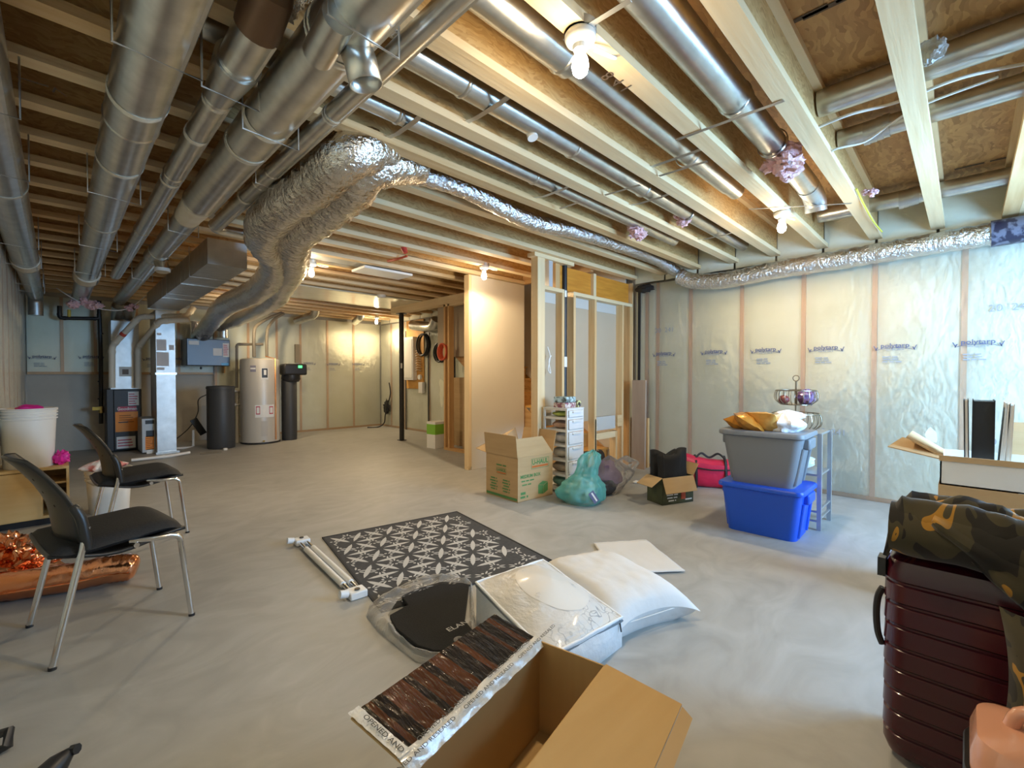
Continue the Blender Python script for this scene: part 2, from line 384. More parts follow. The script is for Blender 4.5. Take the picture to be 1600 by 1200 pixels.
# ---- film prints: brand arc, tick marks and small lines
def film_print(parent, o, right, up, s=1.0):
    M = frame(o, right, up); m = MB()
    add_text(m, 'polytarp', M, .085*s, bold=.012, sx=1.05)
    for k in range(24):                                   # swoosh under and around the name
        a0 = -1.15+2.3*k/24; a1 = -1.15+2.3*(k+1)/24
        p = [Vector((.185*s*math.sin(a)/math.sin(1.15), (-.075+.035*math.cos(a)*1.3)*s, 0)) for a in (a0, a1)]
        m.quad(M @ (p[0]+Vector((0, -.003*s, 0))), M @ (p[1]+Vector((0, -.003*s, 0))), M @ (p[1]+Vector((0, .003*s, 0))), M @ (p[0]+Vector((0, .003*s, 0))))
    for sg in (-1, 1):
        for q in ([(.175, -.02), (.195, -.065), (.205, -.06), (.19, -.02)], [(.195, -.065), (.225, 0), (.218, .005), (.19, -.05)]):
            m.quad(*[M @ Vector((sg*x*s, y*s, 0)) for x, y in (q if sg > 0 else q[::-1])])
    m.build('print', PRINT, parent)
    m = MB(); add_text(m, '~14', M @ Matrix.Translation((0, -.055*s, 0)), .022*s)
    for k, (t, dx) in enumerate((('~9', -.05), ('~10', -.035), ('~12', -.02))):
        add_text(m, t, M @ Matrix.Translation((dx*s, (-.15-.033*k)*s, 0)), .03*s)
    m.build('print', PRINTG, parent)
for px_, py_ in ((1037, 552), (1115, 549), (1196, 546), (1290, 543), (1398, 540), (1528, 534)):
    p = at_x(px_, py_, FR-.024); film_print(wr, p, (0, -1, 0), (0, 0, 1), .66)
for px_, py_ in ((1038, 516), (1298, 675), (1580, 480), (1570, 692)):
    p = at_x(px_, py_, FR-.024); m = MB(); add_text(m, '20  241', frame(p, (0, -1, 0), (0, 0, 1)), .08); m.build('print', PRINTG, wr)
for px_, py_ in ((66, 557), (143, 557), (240, 560), (284, 560), (482, 567), (521, 568), (560, 568)):
    p = at_y(px_, py_, FB-.024); film_print(wb, p, (1, 0, 0), (0, 0, 1), .66)
# ---- ceiling: OSB subfloor, I-joists
SX0, SX1, SY0, SY1 = 4.50, XR, 3.14, 6.30                # stair opening
mb = MB(); mb.box(XL, XR, YF, SY0, JT, JT+.02).box(XL, SX0, SY0, SY1, JT, JT+.02).box(XL, XR, SY1, YB, JT, JT+.02)
ceil = mb.build('ceiling', OSB, label='open basement ceiling of board subfloor on wooden I-joists', kind='structure')
FW, FH = .086, .038
JY = [.185+.4064*k for k in range(-3, 24)]
def joist(y, x0, x1):
    m = MB().box(x0, x1, y-FW/2, y+FW/2, JB, JB+FH).box(x0, x1, y-FW/2, y+FW/2, JT-FH, JT)
    j = m.build('joist', random.choice((LX2, LX, LX2)), ceil)
    MB().box(x0, x1, y-.006, y+.006, JB+FH, JT-FH).build('joist_web', OSBW, j)
for y in JY:
    if SY0 < y < SY1: joist(y, XL, SX0-.05)
    else: joist(y, XL, XR-.11)
joist(JY[2]-.087, XL, XR-.11)
# stair opening headers
MB().box(SX0-.05, SX0, SY0, SY1, JB, JT).build('stair_header', lumber('y', 1), ceil)
# rim: film covered insulation between joist ends along the right wall and the back wall
for i in range(len(JY)-1):
    a, b = JY[i]+.01, JY[i+1]-.01
    if a > SY0-.3 and b < SY1+.3: continue
    def fn(u, v, a=a, b=b): 
        z = JB-.06+(JT-JB+.06)*v; y = a+(b-a)*u
        return (XR-.10-.02*math.sin(PI*u)-.01*noise.noise(Vector((y*6, z*6, 0))), y, z)
    MB().grid(fn, 5, 5).build('rim_insulation', BATT, ceil)
# insulated bays near the back: film stretched under the joists, and a grey sheet in one bay
def fn(u, v): x = 2.25+2.3*u; y = 6.35+1.15*v; return (x, y, JB-.006+.004*noise.noise(Vector((x*2, y*3, 1))))
MB().grid(fn, 20, 12).build('film_panel', mat('bay_film', (.78, .72, .54), .16, 0, (.86, .81, .66), 3, bump=.15, coat=.4), ceil, solid=.006)
MB().box(1.65, 2.95, 4.70, 5.015, JB+.03, JB+.036).build('bay_sheet', mat('bay_grey', (.50, .50, .47), .4, .5), ceil)
# ---- stair walls
w = MB().box(3.56, 4.49, 4.255, 4.268, 0, 2.372).build('wall_stair', DRY, label='beige unpainted drywall sheet beside the stairs', kind='structure')
MB().box(3.52, 3.558, 4.255, 4.345, .04, 2.372).build('stud', LZ2, w)
MB().box(3.52, 4.49, 4.27, 4.345, 0, .038).build('bottom_plate', LX2, w)
for x in (3.9, 4.18, 4.452): MB().box(x, x+.038, 4.27, 4.345, .04, 2.372).build('stud', LZ, w)
# shaft above
ws = MB().box(XR-.105, XR-.09, SY0+.02, SY1, .02, 4.2).box(SX0-.02, XR-.1, SY1, SY1+.02, JB, 4.2).box(SX0-.02, XR-.1, SY0-.02, SY0-.005, JT+.02, 4.2).box(SX0-.02, SX0-.005, SY0, SY1, JT+.02, 4.2).box(SX0-.02, XR-.1, SY0, SY1+.02, 4.2, 4.22).build('wall_shaft', DRY, label='drywall lined stair shaft above the basement stairs', kind='structure')
MB().sheet([(SX0, 3.20, JT), (XR-.11, 3.20, JT), (XR-.11, 5.4, JT+1.3), (SX0, 5.4, JT+1.3)], .012).build('sloped_soffit', DRY, ws)
# framed wall between stairs and room (runs along x at y 3.05)
Y0, Y1 = 3.05, 3.139
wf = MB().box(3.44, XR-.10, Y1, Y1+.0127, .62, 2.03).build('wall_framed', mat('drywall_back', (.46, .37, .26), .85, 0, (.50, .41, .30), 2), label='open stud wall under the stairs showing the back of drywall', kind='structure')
def stud(x0, z0, z1, m=LZ2, w_=SW, y0=Y0, y1=Y1): return MB().box(x0, x0+w_, y0, y1, z0, z1).build('stud', m, wf)
stud(3.415, 0, 2.342, LZ2, .11)
for x in (3.805, 4.005, 4.405, 4.998): stud(x, .04 if x < 4.9 else .0, 2.032, LZ)
stud(5.18, .0, 2.032, LZ1, .06)
MB().box(3.525, 3.845, Y0, Y1, 2.032, 2.07).build('top_plate', LX2, wf)
MB().box(4.005, 5.25, Y0, Y1, 2.032, 2.07).build('top_plate', LX2, wf)
MB().box(3.36, 4.0, Y0-.01, Y1, 2.342, 2.38).build('top_plate', LX2, wf)
PLY = mat('orange_plywood', (.74, .31, .035), .55, 0, (.60, .22, .02), 3, (1, 1, 9), 5, contrast=.35)
MB().box(3.80, 4.42, Y1-.03, Y1, 2.075, 2.335).build('plywood_panel', PLY, wf)
MB().box(4.47, 5.24, Y1-.03, Y1, 2.075, 2.335).build('plywood_panel', PLY, wf)
MB().box(4.41, 4.46, Y0+.02, Y1, 2.072, 2.335).build('blocking', LZ2, wf)
MB().box(3.72, 3.79, Y0+.02, Y1, 2.072, 2.335).build('blocking', LZ1, wf)
MB().box(3.60, 3.66, Y0+.01, Y1, 2.075, 2.34).build('metal_bracket', mat('bracket_grey', (.62, .62, .63), .5, .4), wf)
MB().box(5.24, XR-.1, Y0, Y1, 0, 2.34).build('stud', LZ, wf)
MB().box(4.44, 4.90, Y0+.005, Y1-.03, .395, .47).build('cripple_rail', LX2, wf)
MB().box(4.90, 4.998, Y0, Y0+.038, .52, .66).build('cripple_rail', LX, wf)
MB().box(4.86, 4.90, Y0+.002, Y1, 0, .47).build('stud', LZ, wf)
stud(4.42, 0, .64, LZ2, .03)
for a, b in ((3.53, 3.80), (4.045, 4.40), (4.445, 4.99)):
    MB().box(a, b, Y1-.004, Y1, 1.92, 2.03).build('joint_tape', DRYG, wf)
MB().box(4.445, 4.88, Y0+.02, Y1-.002, .50, .66).build('joint_tape', DRYG, wf)
# stairs
OSBT = osb_mat('osb_tread', (.74, .45, .16), (.50, .26, .07), (.66, .36, .11), 30)
STW = mat('stair_riser', (.78, .45, .13), .6, 0, (.66, .34, .08), 4, (1, 8, 1))
st = thing('staircase', 'raw board basement stairs rising behind the drywall sheet', 'stairs', (4.88, 3.40, 0))
RI, RU, SYS = .185, .25, 3.42
for n_ in range(1, 12):
    y = SYS+RU*(n_-1); z = RI*n_
    MB().box(4.53, 5.235, y-.025, y+RU, z-.025, z).build('tread', STW if n_ < 6 else OSBT, st)
    MB().box(4.54, 5.225, y, y+.02, z-RI, z-.026).build('riser', STW if n_ < 5 else OSBT, st)
for x in (4.515, 5.238):
    MB().sheet([(x, SYS, 0), (x, SYS+.35, 0), (x, SYS+RU*11, RI*11-.32), (x, SYS+RU*11, RI*11-.03), (x, SYS, .15)], .012).build('stringer', lumber('y', 1), st)
# ================================================================ DUCTS AND CEILING SERVICES
def ring(mb, c, d, r, t, w, n=24):                       # thin band around an axis d
    c = Vector(c); d = Vector(d).normalized()
    return mb.tube([c-d*w/2, c-d*w/2, c+d*w/2, c+d*w/2], [r*.98, r+t, r+t, r*.98], n, caps=False)
def run_y(name, label, x, z, segs, group, tapes=(), cups=(), hang=(), cap=True, mt=GALV, cat='duct'):
    """segs: [(y0, y1, r), ...] sections of one duct run along y"""
    o = thing(name, label, cat, (x, segs[0][0], z), group=group)
    for i, (y0, y1, r, *rest) in enumerate(segs):
        r2 = rest[0] if rest else r; z1 = rest[1] if len(rest) > 1 else z; z0 = rest[2] if len(rest) > 2 else z1
        m = MB().tube([(x, y0, z0), (x, y1, z1)], [r, r2], 32, caps=True); pale = r >= .104 or (len(rest) > 0 and abs(r-r2) > .012); m.build('reducer' if pale else 'section', TAPE if pale and r > .085 else mt, o)
        m = MB().tube([(x, y1-.012, z1), (x, y1-.004, z1), (x, y1+.004, z1), (x, y1+.012, z1)], [r2, r2+.004, r2+.004, r2], 32, caps=False); m.build('seam_bead', mt, o)
        MB().box(x+r*.72-.004, x+r*.72+.008, y0, y1, min(z0, z1)-r*.72, min(z0, z1)-r*.69).build('lock_seam', mt, o) if abs(r-r2) < .001 and abs(z0-z1) < .001 else None
    def rad(y):
        for s in segs:
            if min(s[0], s[1]) <= y <= max(s[0], s[1]): return s[2]
        return segs[-1][2]
    for y in tapes: ring(MB(), (x, y, z), (0, 1, 0), rad(y), .003, .035, 32).build('seal_tape', TAPE, o)
    for y in hang:
        r = rad(y)+.018
        MB().tube([(x-r, y, JB+.02), (x-r, y, z-r+.01), (x+r, y, z-r-.005), (x+r, y, JB+.02)], .004, 6).build('hanger_wire', WIREM, o)
    return o
G1 = 'long round ducts hung along the left side'
run_y('round_duct', 'galvanised round duct hung against the left wall', -.205, 2.262, [(-1.2, 1.6, .098), (1.6, 3.9, .098), (3.9, 6.3, .095), (6.3, 6.55, .105, .105), (6.55, 8.2, .088, .082), (8.2, 8.9, .082)], G1, (1.6, 3.9), hang=(2.6, 3.4, 5.2, 6.1, 7.4, 8.0))
run_y('round_duct', 'wide galvanised round duct with taped joints, hung under dark joists', .245, 2.272, [(-1.2, 1.35, .097), (1.35, 2.6, .097), (2.6, 4.4, .096), (4.4, 6.75, .094), (6.75, 7.1, .112, .112), (7.1, 9.0, .092)], G1, (1.35, 2.35, 3.1, 4.4), hang=(1.85, 3.45, 4.9, 6.2))
run_y('round_duct', 'narrow galvanised round duct with a reducer, between two wider ducts', .484, 2.30, [(1.66, 1.9, .064), (1.9, 2.2, .078, .052), (2.2, 3.2, .049), (3.2, 4.6, .048), (4.6, 6.9, .047)], G1, (2.22, 2.6, 3.3), hang=(2.0,))
run_y('round_duct', 'stepped galvanised round duct with a downward tee collar', .672, 2.285, [(-1.2, 1.5, .097), (1.5, 2.5, .094), (2.5, 3.55, .092), (3.55, 3.95, .092, .076), (3.95, 5.2, .074), (5.2, 5.5, .082, .082), (5.5, 7.6, .07), (7.6, 9.0, .07)], G1, (1.5, 2.2, 2.5), hang=(1.3, 2.15, 4.1, 6.4))
dE = run_y('round_duct', 'slim galvanised duct ending in an elbow beside the joists', .875, 2.305, [(-1.2, .9, .038), (.9, 2.0, .038), (2.0, 2.8, .038), (2.8, 3.0, .038, .046), (3.0, 4.1, .045)], G1, (2.0, 3.3), hang=(2.9,))
MB().tube(arc((.965, 4.1, 2.305), .09, PI, PI/2, 8, (1, 0, 0), (0, 1, 0))+[Vector((1.35, 4.19, 2.305))], .044, 20).build('elbow', GALV, dE)
# elbow of narrow duct up through the subfloor
o = thing('duct_boot', 'dark brown steel boot rising from the narrow duct', 'duct', (.484, 1.6, 2.3))
MB().tube([(.484, 1.68, 2.30), (.484, 1.56, 2.34), (.484, 1.51, 2.46), (.484, 1.51, 2.66)], .07, 20).build('boot', mat('brown_boot', (.16, .09, .05), .45, .5), o)  # boot in one even dark brown, half metallic
MB().tube(spline([(.53, 1.64, 2.38), (.58, 1.60, 2.47), (.68, 1.60, 2.52), (.95, 1.60, 2.54)], 6), .06, 14, sq=lambda i, k: 1+.12*((i+k) % 2)).build('flex_sleeve', FOIL, o)
# tee collar on the stepped duct (own pieces)
p = at_x(556, 66, .70); t_ = thing('tee_collar', 'short open galvanised collar pointing down from the stepped duct', 'duct', (p.x, p.y, 2.10))
MB().tube([(.69, p.y, 2.235), (.715, p.y-.005, 2.17), (.73, p.y-.01, 2.105)], .052, 24, caps=False).build('collar', GALV, t_, solid=.003)
MB().tube([(.60, p.y-.1, 2.205), (.62, p.y+.1, 2.205)], .05, 16).build('saddle', GALV, t_)
# elbows where the left ducts turn down near the back wall
for x, r, z, n_ in ((-.2, .075, 2.20, 'left wall'),):
    e = thing('duct_elbow', 'galvanised elbow turning down by the left back corner', 'duct', (x, 8.9, 1.98))
    MB().tube([(x, 8.88, 2.262)]+arc((x, 8.95, 2.14), .12, PI/2, 0, 8, (0, 1, 0), (0, 0, 1))+[Vector((x, 9.07, 1.98))], r, 20).build('elbow', GALVD, e)
e = thing('duct_elbow', 'galvanised stub elbow under the stepped duct near the furnace', 'duct', (.69, 5.35, 2.1))
MB().tube([(.69, 5.35, 2.24), (.70, 5.30, 2.17), (.70, 5.28, 2.12)], .055, 20).build('collar', GALV, e)
ring(MB(), (.70, 5.28, 2.13), (0, 0, 1), .055, .006, .03).build('end_cap', WHITE, e)
# rectangular trunk
tr = thing('rectangular_duct', 'rectangular galvanised trunk duct above the furnace', 'duct', (1.1, 4.65, 2.12))
for y0, y1 in ((4.65, 5.85), (5.86, 7.05), (7.06, 8.35)):
    MB().slab([(.93, y0), (1.235+.06*(y0-4.65)/3.4, y0), (1.235+.06*(y1-4.65)/3.4, y1), (.93, y1)], 2.12, 2.345).build('section', GALVD, tr)
    MB().box(.925, 1.26, y1-.004, y1+.014, 2.112, 2.35).build('drive_cleat', GALV, tr)
for y in (5.3, 6.6): MB().tube([(.91, y, JB+.01), (.91, y, 2.105), (1.28, y, 2.105), (1.28, y, JB+.01)], .004, 6).build('hanger_wire', WIREM, tr)
# big foil-wrapped flexible ducts between ceiling and ventilator
def flex(name, label, pts, r, m=FOILB, group=None, n=26, wr=.07, per=6, seed=0, cat='duct', sub=10, fr=7.0):
    P = spline(pts, sub); mb = MB()
    def sq(i, k): 
        a = 2*PI*k/n; return 1+wr*noise.noise(Vector((math.cos(a)*2+seed, math.sin(a)*2, i*fr/sub)))+wr*.45*math.sin(i*2.2+k*.25)
    rr = [r*(1 if not isinstance(r, list) else 1) for _ in P] if not isinstance(r, list) else [r[0]+(r[1]-r[0])*i/(len(P)-1) for i in range(len(P))]
    mb.tube(P, rr, n, sq=sq)
    return mb.build(name, m, label=label, cat=cat, group=group, ang=70)
def pz(px_, py_, z): return at_z(px_, py_, z)
G2 = 'foil wrapped flexible ducts of the ventilator'
fa = flex('flex_duct', 'fat foil wrapped flexible duct nearest the round ducts, bending down to the ventilator', [pz(548, 238, 2.33)+Vector((.30, .10, .16)), pz(548, 238, 2.33), pz(500, 280, 2.27), pz(440, 325, 2.22), pz(412, 368, 2.17), pz(432, 412, 2.12), pz(405, 452, 2.06), pz(352, 478, 2.02), Vector((1.70, 8.3, 1.98)), Vector((1.72, 9.0, 1.86)), Vector((1.72, 9.3, 1.78))], [.135, .12], group=G2, wr=.10, seed=2)
fb = flex('flex_duct', 'fat foil wrapped flexible duct with a kinked elbow under the first bulb row', [pz(578, 262, 2.33)+Vector((.32, .02, .14)), pz(578, 262, 2.33), pz(548, 300, 2.27), pz(500, 340, 2.22), pz(462, 372, 2.16), pz(458, 415, 2.10), pz(440, 450, 2.08), pz(425, 470, 2.06), Vector((2.1, 8.2, 2.08)), Vector((1.98, 9.1, 2.02))], [.125, .11], group=G2, wr=.10, seed=5)
NAVY = mat('navy_printed_film', (.03, .03, .06), .3, 0, (.16, .17, .24), 16, contrast=.08, tex='noise')
c_ = pz(556, 246, 2.34); MB().blob(c_, .10, .08, .075, .25, seed=3).build('tape_wrap', NAVY, label='dark printed plastic bag around the flexible duct joint', cat='wrap')
fc = flex('flex_duct', 'long crinkled foil duct lying in a joist bay', [pz(602, 262, 2.42), Vector((1.9, 2.42, 2.415)), Vector((2.6, 2.43, 2.36)), Vector((3.2, 2.42, 2.40)), Vector((4.0, 2.42, 2.425)), Vector((4.7, 2.42, 2.42)), Vector((5.1, 2.40, 2.36))], .062, FOIL, n=20, wr=.10, fr=30, sub=16)
fd = flex('flex_duct', 'crinkled foil duct running along the top of the right wall', [Vector((5.10, 2.36, 2.30)), Vector((5.12, 2.20, 2.22)), Vector((5.13, 1.85, 2.185)), Vector((5.14, 1.4, 2.215)), Vector((5.15, .9, 2.225)), Vector((5.15, .4, 2.24)), Vector((5.15, -.1, 2.25)), Vector((5.15, -.5, 2.26))], .088, FOIL, n=22, wr=.10, fr=30, sub=14)
MB().tube([(5.15, -.12, 2.25), (5.15, -.34, 2.255)], .102, 16).build('printed_wrap', NAVY, label='dark patterned film wrapped around foil duct end', cat='wrap')
# ducts lying in the joist bays
G3 = 'galvanised ducts lying in the joist bays'
def run_x(label, y, z, segs, seams=(), straps=()):
    o = thing('bay_duct', label, 'duct', (segs[0][0], y, z), group=G3)
    for x0, x1, r in segs: MB().tube([(x0, y, z), (x1, y, z)], r, 28).build('section', GALV, o)
    for x in seams:
        r = segs[0][2]; MB().tube([(x-.012, y, z), (x-.005, y, z), (x+.005, y, z), (x+.012, y, z)], [r, r+.005, r+.005, r], 28, caps=False).build('seam_bead', GALV, o)
    for x in straps: strap((x, y-.19, JB+.03), (x, y+.19, JB+.03), z-segs[0][2], o)
    return o
STRAP = mat('strap_steel', (.52, .51, .48), .38, 1)
def strap(a, b, zl, parent=None):
    a = Vector(a); b = Vector(b); mid = (a+b)/2; d = (b-a)/2
    P = [a, mid-d*.45+Vector((0, 0, zl-.003-a.z)), mid+d*.45+Vector((0, 0, zl-.003-a.z)), b]
    m = MB()
    for i in range(3): m.bar(P[i], P[i+1], .028, .0015, (0, 0, 1))
    m.build('strap', STRAP, parent)
run_x('galvanised duct with two sleeves in the bay by the first bulb', 1.20, 2.49, [(-.2, 1.55, .078), (1.5, 3.35, .064), (3.3, 3.5, .058)], (.9, 1.5, 2.7), (.95, 2.55))
run_x('galvanised duct with a small round damper cap in the joist bay', 1.61, 2.465, [(1.0, 2.9, .064), (2.85, 4.9, .058)], (1.3, 2.1, 2.9, 3.6), (1.45, 3.0, 4.2))
run_x('thin galvanised duct sagging below its joist bay', 2.0, 2.445, [(.3, 2.3, .05), (2.2, 4.2, .048)], (1.2, 2.2), (1.25, 2.4))
run_x('bright galvanised duct ending in a boot in the bay with pink wool', .80, 2.475, [(-.2, 2.35, .075), (2.3, 3.75, .068)], (.8, 2.3, 2.9))
p = at_z(826, 207, 2.43); MB().tube([(p.x, p.y-.02, 2.42), (p.x, p.y-.03, 2.39)], .028, 16).build('damper_cap', WHITE, label='small ribbed white cap on a joist bay duct', cat='cap')
o = thing('duct_boot', 'galvanised boot at the end of the bright duct', 'duct', (3.8, .8, 2.38)); MB().tube([(3.7, .8, 2.47), (3.86, .8, 2.46), (3.95, .8, 2.42), (3.97, .8, 2.36)], .07, 20).build('boot', GALVD, o)
G4 = 'cross ducts by the right wall'
def cross(label, pxy, z, r, y0, y1, elbow=None):
    x = at_z(*pxy, z).x
    o = thing('cross_duct', label, 'duct', (x, y0, z), group=G4)
    MB().tube([(x, y0, z), (x, y1, z)], r, 28).build('section', GALV, o)
    if elbow is not None:
        for k in range(4): MB().tube([(x, elbow+.03*k, z-.004*k), (x, elbow+.03*(k+1), z-.004*k)], r+.008, 24).build('elbow_gore', GALVD, o)
    return o
cross('galvanised duct crossing under the subfloor with a torn tape joint', (1440, 105), 2.60, .068, -1.2, .575)
cross('galvanised duct crossing under the subfloor with a pleated elbow', (1440, 180), 2.60, .056, -1.2, .575, .33)
cross('low galvanised duct crossing by the right wall with pleated elbow', (1400, 312), 2.57, .062, -1.2, .95, .28)
cd_x = at_z(1390, 80, 2.56).x
TORN = film_mat('torn_film', .45, (.9, .9, .88), 30, .8)
p = at_z(1449, 82, 2.53); MB().blob(p, .03, .06, .05, .5, 5, seed=8).build('torn_tape', TORN, label='torn clear tape hanging from a cross duct', cat='tape')
# pink wool tufts
PINK = mat('pink_wool', (.78, .42, .44), .95, 0, (.90, .62, .62), 14, bump=.9, bscale=40, sheen=.3)
def tuft(c, s, seed, label, n=5, st=(1, 1, 1)):
    m = MB(); R = random.Random(seed)
    for i in range(n):
        q = Vector(c)+Vector((R.uniform(-1, 1)*s*.7*st[0], R.uniform(-1, 1)*s*.7*st[1], R.uniform(-.6, .6)*s*st[2]))
        m.blob(q, s*R.uniform(.35, .7), s*R.uniform(.35, .7), s*R.uniform(.25, .5), .6, 3, 18, 12, seed+i)
    return m.build('insulation_tuft', PINK, label=label, cat='insulation')
tuft(pz(1215, 258, 2.38), .11, 4, 'large pink wool tuft hanging over the bright bay duct', 7)
tuft(pz(1360, 300, 2.42), .045, 9, 'tiny pink wool tuft beside the pleated elbow', 4)
tuft(pz(1068, 342, 2.44), .075, 14, 'pink wool tuft sitting on the capped bay duct', 5)
tuft(pz(1000, 364, 2.38), .10, 19, 'draped pink wool tuft with a hanging thread', 6, (1.4, .6, 1))
q = at_y(134, 474, 8.3); tuft(q, .11, 24, 'long pink wool tuft above the gas pipe', 6, (2.0, .5, .5))
q = at_y(205, 480, 8.4); tuft(q, .07, 29, 'round pink wool tuft above the furnace plenum', 4)
WIREW = mat('white_cable', (.80, .79, .75), .45)
def cable(name, label, pts, r=.004, m=WIREW, group=None, n=6, sub=8):
    return MB().tube(spline(pts, sub), r, 8).build(name, m, label=label, cat='cable', group=group)
cable('cable', 'pale sagging wire strung between pink wool tufts', [at_y(88, 450, 8.3), at_y(125, 472, 8.3), at_y(165, 484, 8.35), at_y(200, 482, 8.4), at_y(228, 462, 8.3)], .006)
# straps and cables across the joists
G5 = 'steel straps stretched across the joists'
def cross_strap(a, b, label, za=JB-.004, zb=JB-.004, w=.022):
    A = at_z(*a, za); B = at_z(*b, zb); m = MB().bar(A, B, w, .002); m.build('joist_strap', STRAP, label=label, cat='strap', group=G5)
cross_strap((882, 64), (985, 0), 'bright strap nailed to the joist beside the first bulb')
cross_strap((1056, 219), (1225, 157), 'strap crossing the bright duct near pink wool')
cross_strap((1030, 275), (1105, 252), 'short strap near the crinkled duct end')
cross_strap((1170, 327), (1330, 318), 'long thin strap beside the second bulb', w=.014)
cross_strap((945, 305), (1000, 289), 'short strap in the capped duct bay')
cross_strap((875, 326), (905, 316), 'short strap on the sagging duct bay')
cable('cable', 'white cable draped across joists beside the pleated elbow', [at_z(1600, 100, 2.5), at_z(1500, 122, 2.47), at_z(1400, 160, 2.45), at_z(1330, 178, 2.43), at_z(1275, 200, 2.42)], .008)
cable('cable', 'white cable looping below the pleated elbow duct', [at_z(1560, 120, 2.5), at_z(1440, 165, 2.48), at_z(1390, 195, 2.46), at_z(1350, 222, 2.42), at_z(1300, 236, 2.40), at_z(1312, 262, 2.39)], .006)
cable('cable', 'yellow wire hanging beside the right joist', [at_z(1338, 295, 2.40), at_z(1350, 320, 2.37), at_z(1364, 345, 2.36), at_z(1378, 362, 2.37)], .006, mat('yellow_wire', (.75, .68, .08), .5))
# markings: carpenter pencil
PEN = mat('pencil_mark', (.12, .08, .05), .8)
m = MB(); add_text(m, '8 4 1', frame(at_z(965, 128, JB-.003), (.95, -.1, 0), (0, 1, 0)), .08); m.build('pencil_mark', PEN, ceil)
m = MB(); add_text(m, '~5', frame(at_z(52, 128, JB-.003), (1, 0, 0), (0, 1, 0)), .03); add_text(m, 'V', frame(at_z(85, 140, JB-.003), (1, 0, 0), (0, 1, 0)), .08, .3); m.build('pencil_mark', PEN, ceil)
for a, b in (((1265, 22), 0), ((1310, 3), 0), ((1535, 255), 1)):
    m = MB(); add_text(m, '~7' if not b else '~8', frame(at_z(*a, JT-.003), (0, -1, 0), (-1, 0, 0)), .06, bold=.03); m.build('panel_stamp', PEN, ceil)
# ---- bare bulbs
BGL = mat('bulb_glass', (1, 1, 1), .3, emit=(1, .88, .66), estr=45)
PORC = mat('porcelain', (.86, .85, .80), .3)
def bulb(x, y, label, loop=True, ztop=JB):
    o = thing('bare_bulb', label, 'light bulb', (x, y, ztop), group='bare bulbs in white ceiling holders')
    T = Matrix.Translation((x, y, ztop))
    MB().lathe([(.05, 0), (.056, -.008), (.056, -.02), (.05, -.032), (.028, -.045), (.024, -.06)], 24, T).build('holder', PORC, o)
    b = MB().lathe([(.014, -.055), (.018, -.07), (.028, -.095), (.031, -.118), (.026, -.14), (.012, -.153), (.003, -.155)], 20, T).build('bulb', BGL, o)
    MB().lathe([(.058, .0), (.058, .028)], 20, T).build('junction_box', GALVD, o)
    if loop: MB().tube(spline([(x+.05, y, ztop-.01), (x+.10, y-.03, ztop-.03), (x+.16, y-.045, ztop-.03), (x+.17, y-.02, ztop-.012), (x+.10, y+.01, ztop-.005)], 6), .005, 8).build('lead', WIREW, o)
    # the plastic neck of the lamp shades the ceiling: most light leaves downwards and sideways
    for kind, w, dz in (('SPOT', BULB_W, -.165), ('POINT', BULB_W*.16, -.19)):
        ld = bpy.data.lights.new('bulb_light', kind); ld.energy = w; ld.color = WARM; ld.shadow_soft_size = .035
        if kind == 'SPOT': ld.spot_size = PI; ld.spot_blend = .25
        l = bpy.data.objects.new('bulb_light', ld); C.objects.link(l); l.location = (0, 0, dz); l.parent = o
    return o
def jn(y): return min(JY, key=lambda v: abs(v-y))
bulb(1.345, jn(1.07), 'lit bare bulb beside the pencil marked joist')
bulb(3.87, jn(1.05), 'lit bare bulb above the blue tote corner')
bulb(1.97, jn(4.98), 'lit bare bulb beside the kinked foil duct')
bulb(3.40, jn(3.84), 'lit bare bulb in front of the drywall stair wall')
bulb(2.17, jn(7.95), 'lit bare bulb above the water heater', False)
bulb(4.72, jn(8.57), 'lit bare bulb near the back right corner', False)
# ================================================================ FURNACE CORNER
def label_y(parent, name, p0, p1, y, m, t=.002, off=0):   # flat label on a face y = const from two pixels
    a = at_y(*p0, y); b = at_y(*p1, y)
    return MB().box(a.x, b.x, y-t-off, y-off, b.z, a.z).build(name, m, parent)
def text_lines(parent, a, b, y, n, m, seed=1, off=.004):   # grey rules standing for unreadable small print
    R = random.Random(seed); mb = MB(); h = (a.z-b.z)/n
    for i in range(n):
        z = a.z-h*(i+.5); mb.box(a.x, a.x+(b.x-a.x)*R.uniform(.55, 1), y-off-.001, y-off, z-h*.18, z+h*.18)
    return mb.build('small_print', m, parent)
FBLK = mat('furnace_grey', (.035, .036, .038), .42, .2)
ORNG = mat('orange_label', (.90, .30, .03), .5)
ORNP = mat('orange_print', (.42, .12, .01), .6)
REDL = mat('red_print', (.55, .06, .10), .5)
fx0, fx1 = at_y(167, 650, 9.0).x, at_y(222, 650, 9.0).x
fu = thing('furnace', 'dark grey gas furnace with orange and white stickers', 'furnace', ((fx0+fx1)/2, 9.25, 0))
MB().box(fx0, fx1, 9.02, 9.52, .02, .945).build('cabinet', FBLK, fu, bevel=.006)
sx = at_y(178, 650, 9.0).x
MB().box(sx, fx1-.012, 8.998, 9.02, .47, .935).build('upper_door', FBLK, fu, bevel=.006)
MB().box(sx, fx1-.012, 8.998, 9.02, .03, .46).build('lower_door', FBLK, fu, bevel=.006)
label_y(fu, 'notice_label', (200, 612), (217, 633), 8.998, PAPER); text_lines(fu, at_y(201, 614, 8.996), at_y(216, 632, 8.996), 8.996, 5, REDL)
label_y(fu, 'brand_plate', (184, 635.5), (213.5, 642), 8.998, REDL); 
a = at_y(198.7, 638.8, 8.994); m = MB(); add_text(m, 'Goodman', frame(a, (1, 0, 0), (0, 0, 1)), .058, bold=.03); m.build('brand_name', PAPER, fu)
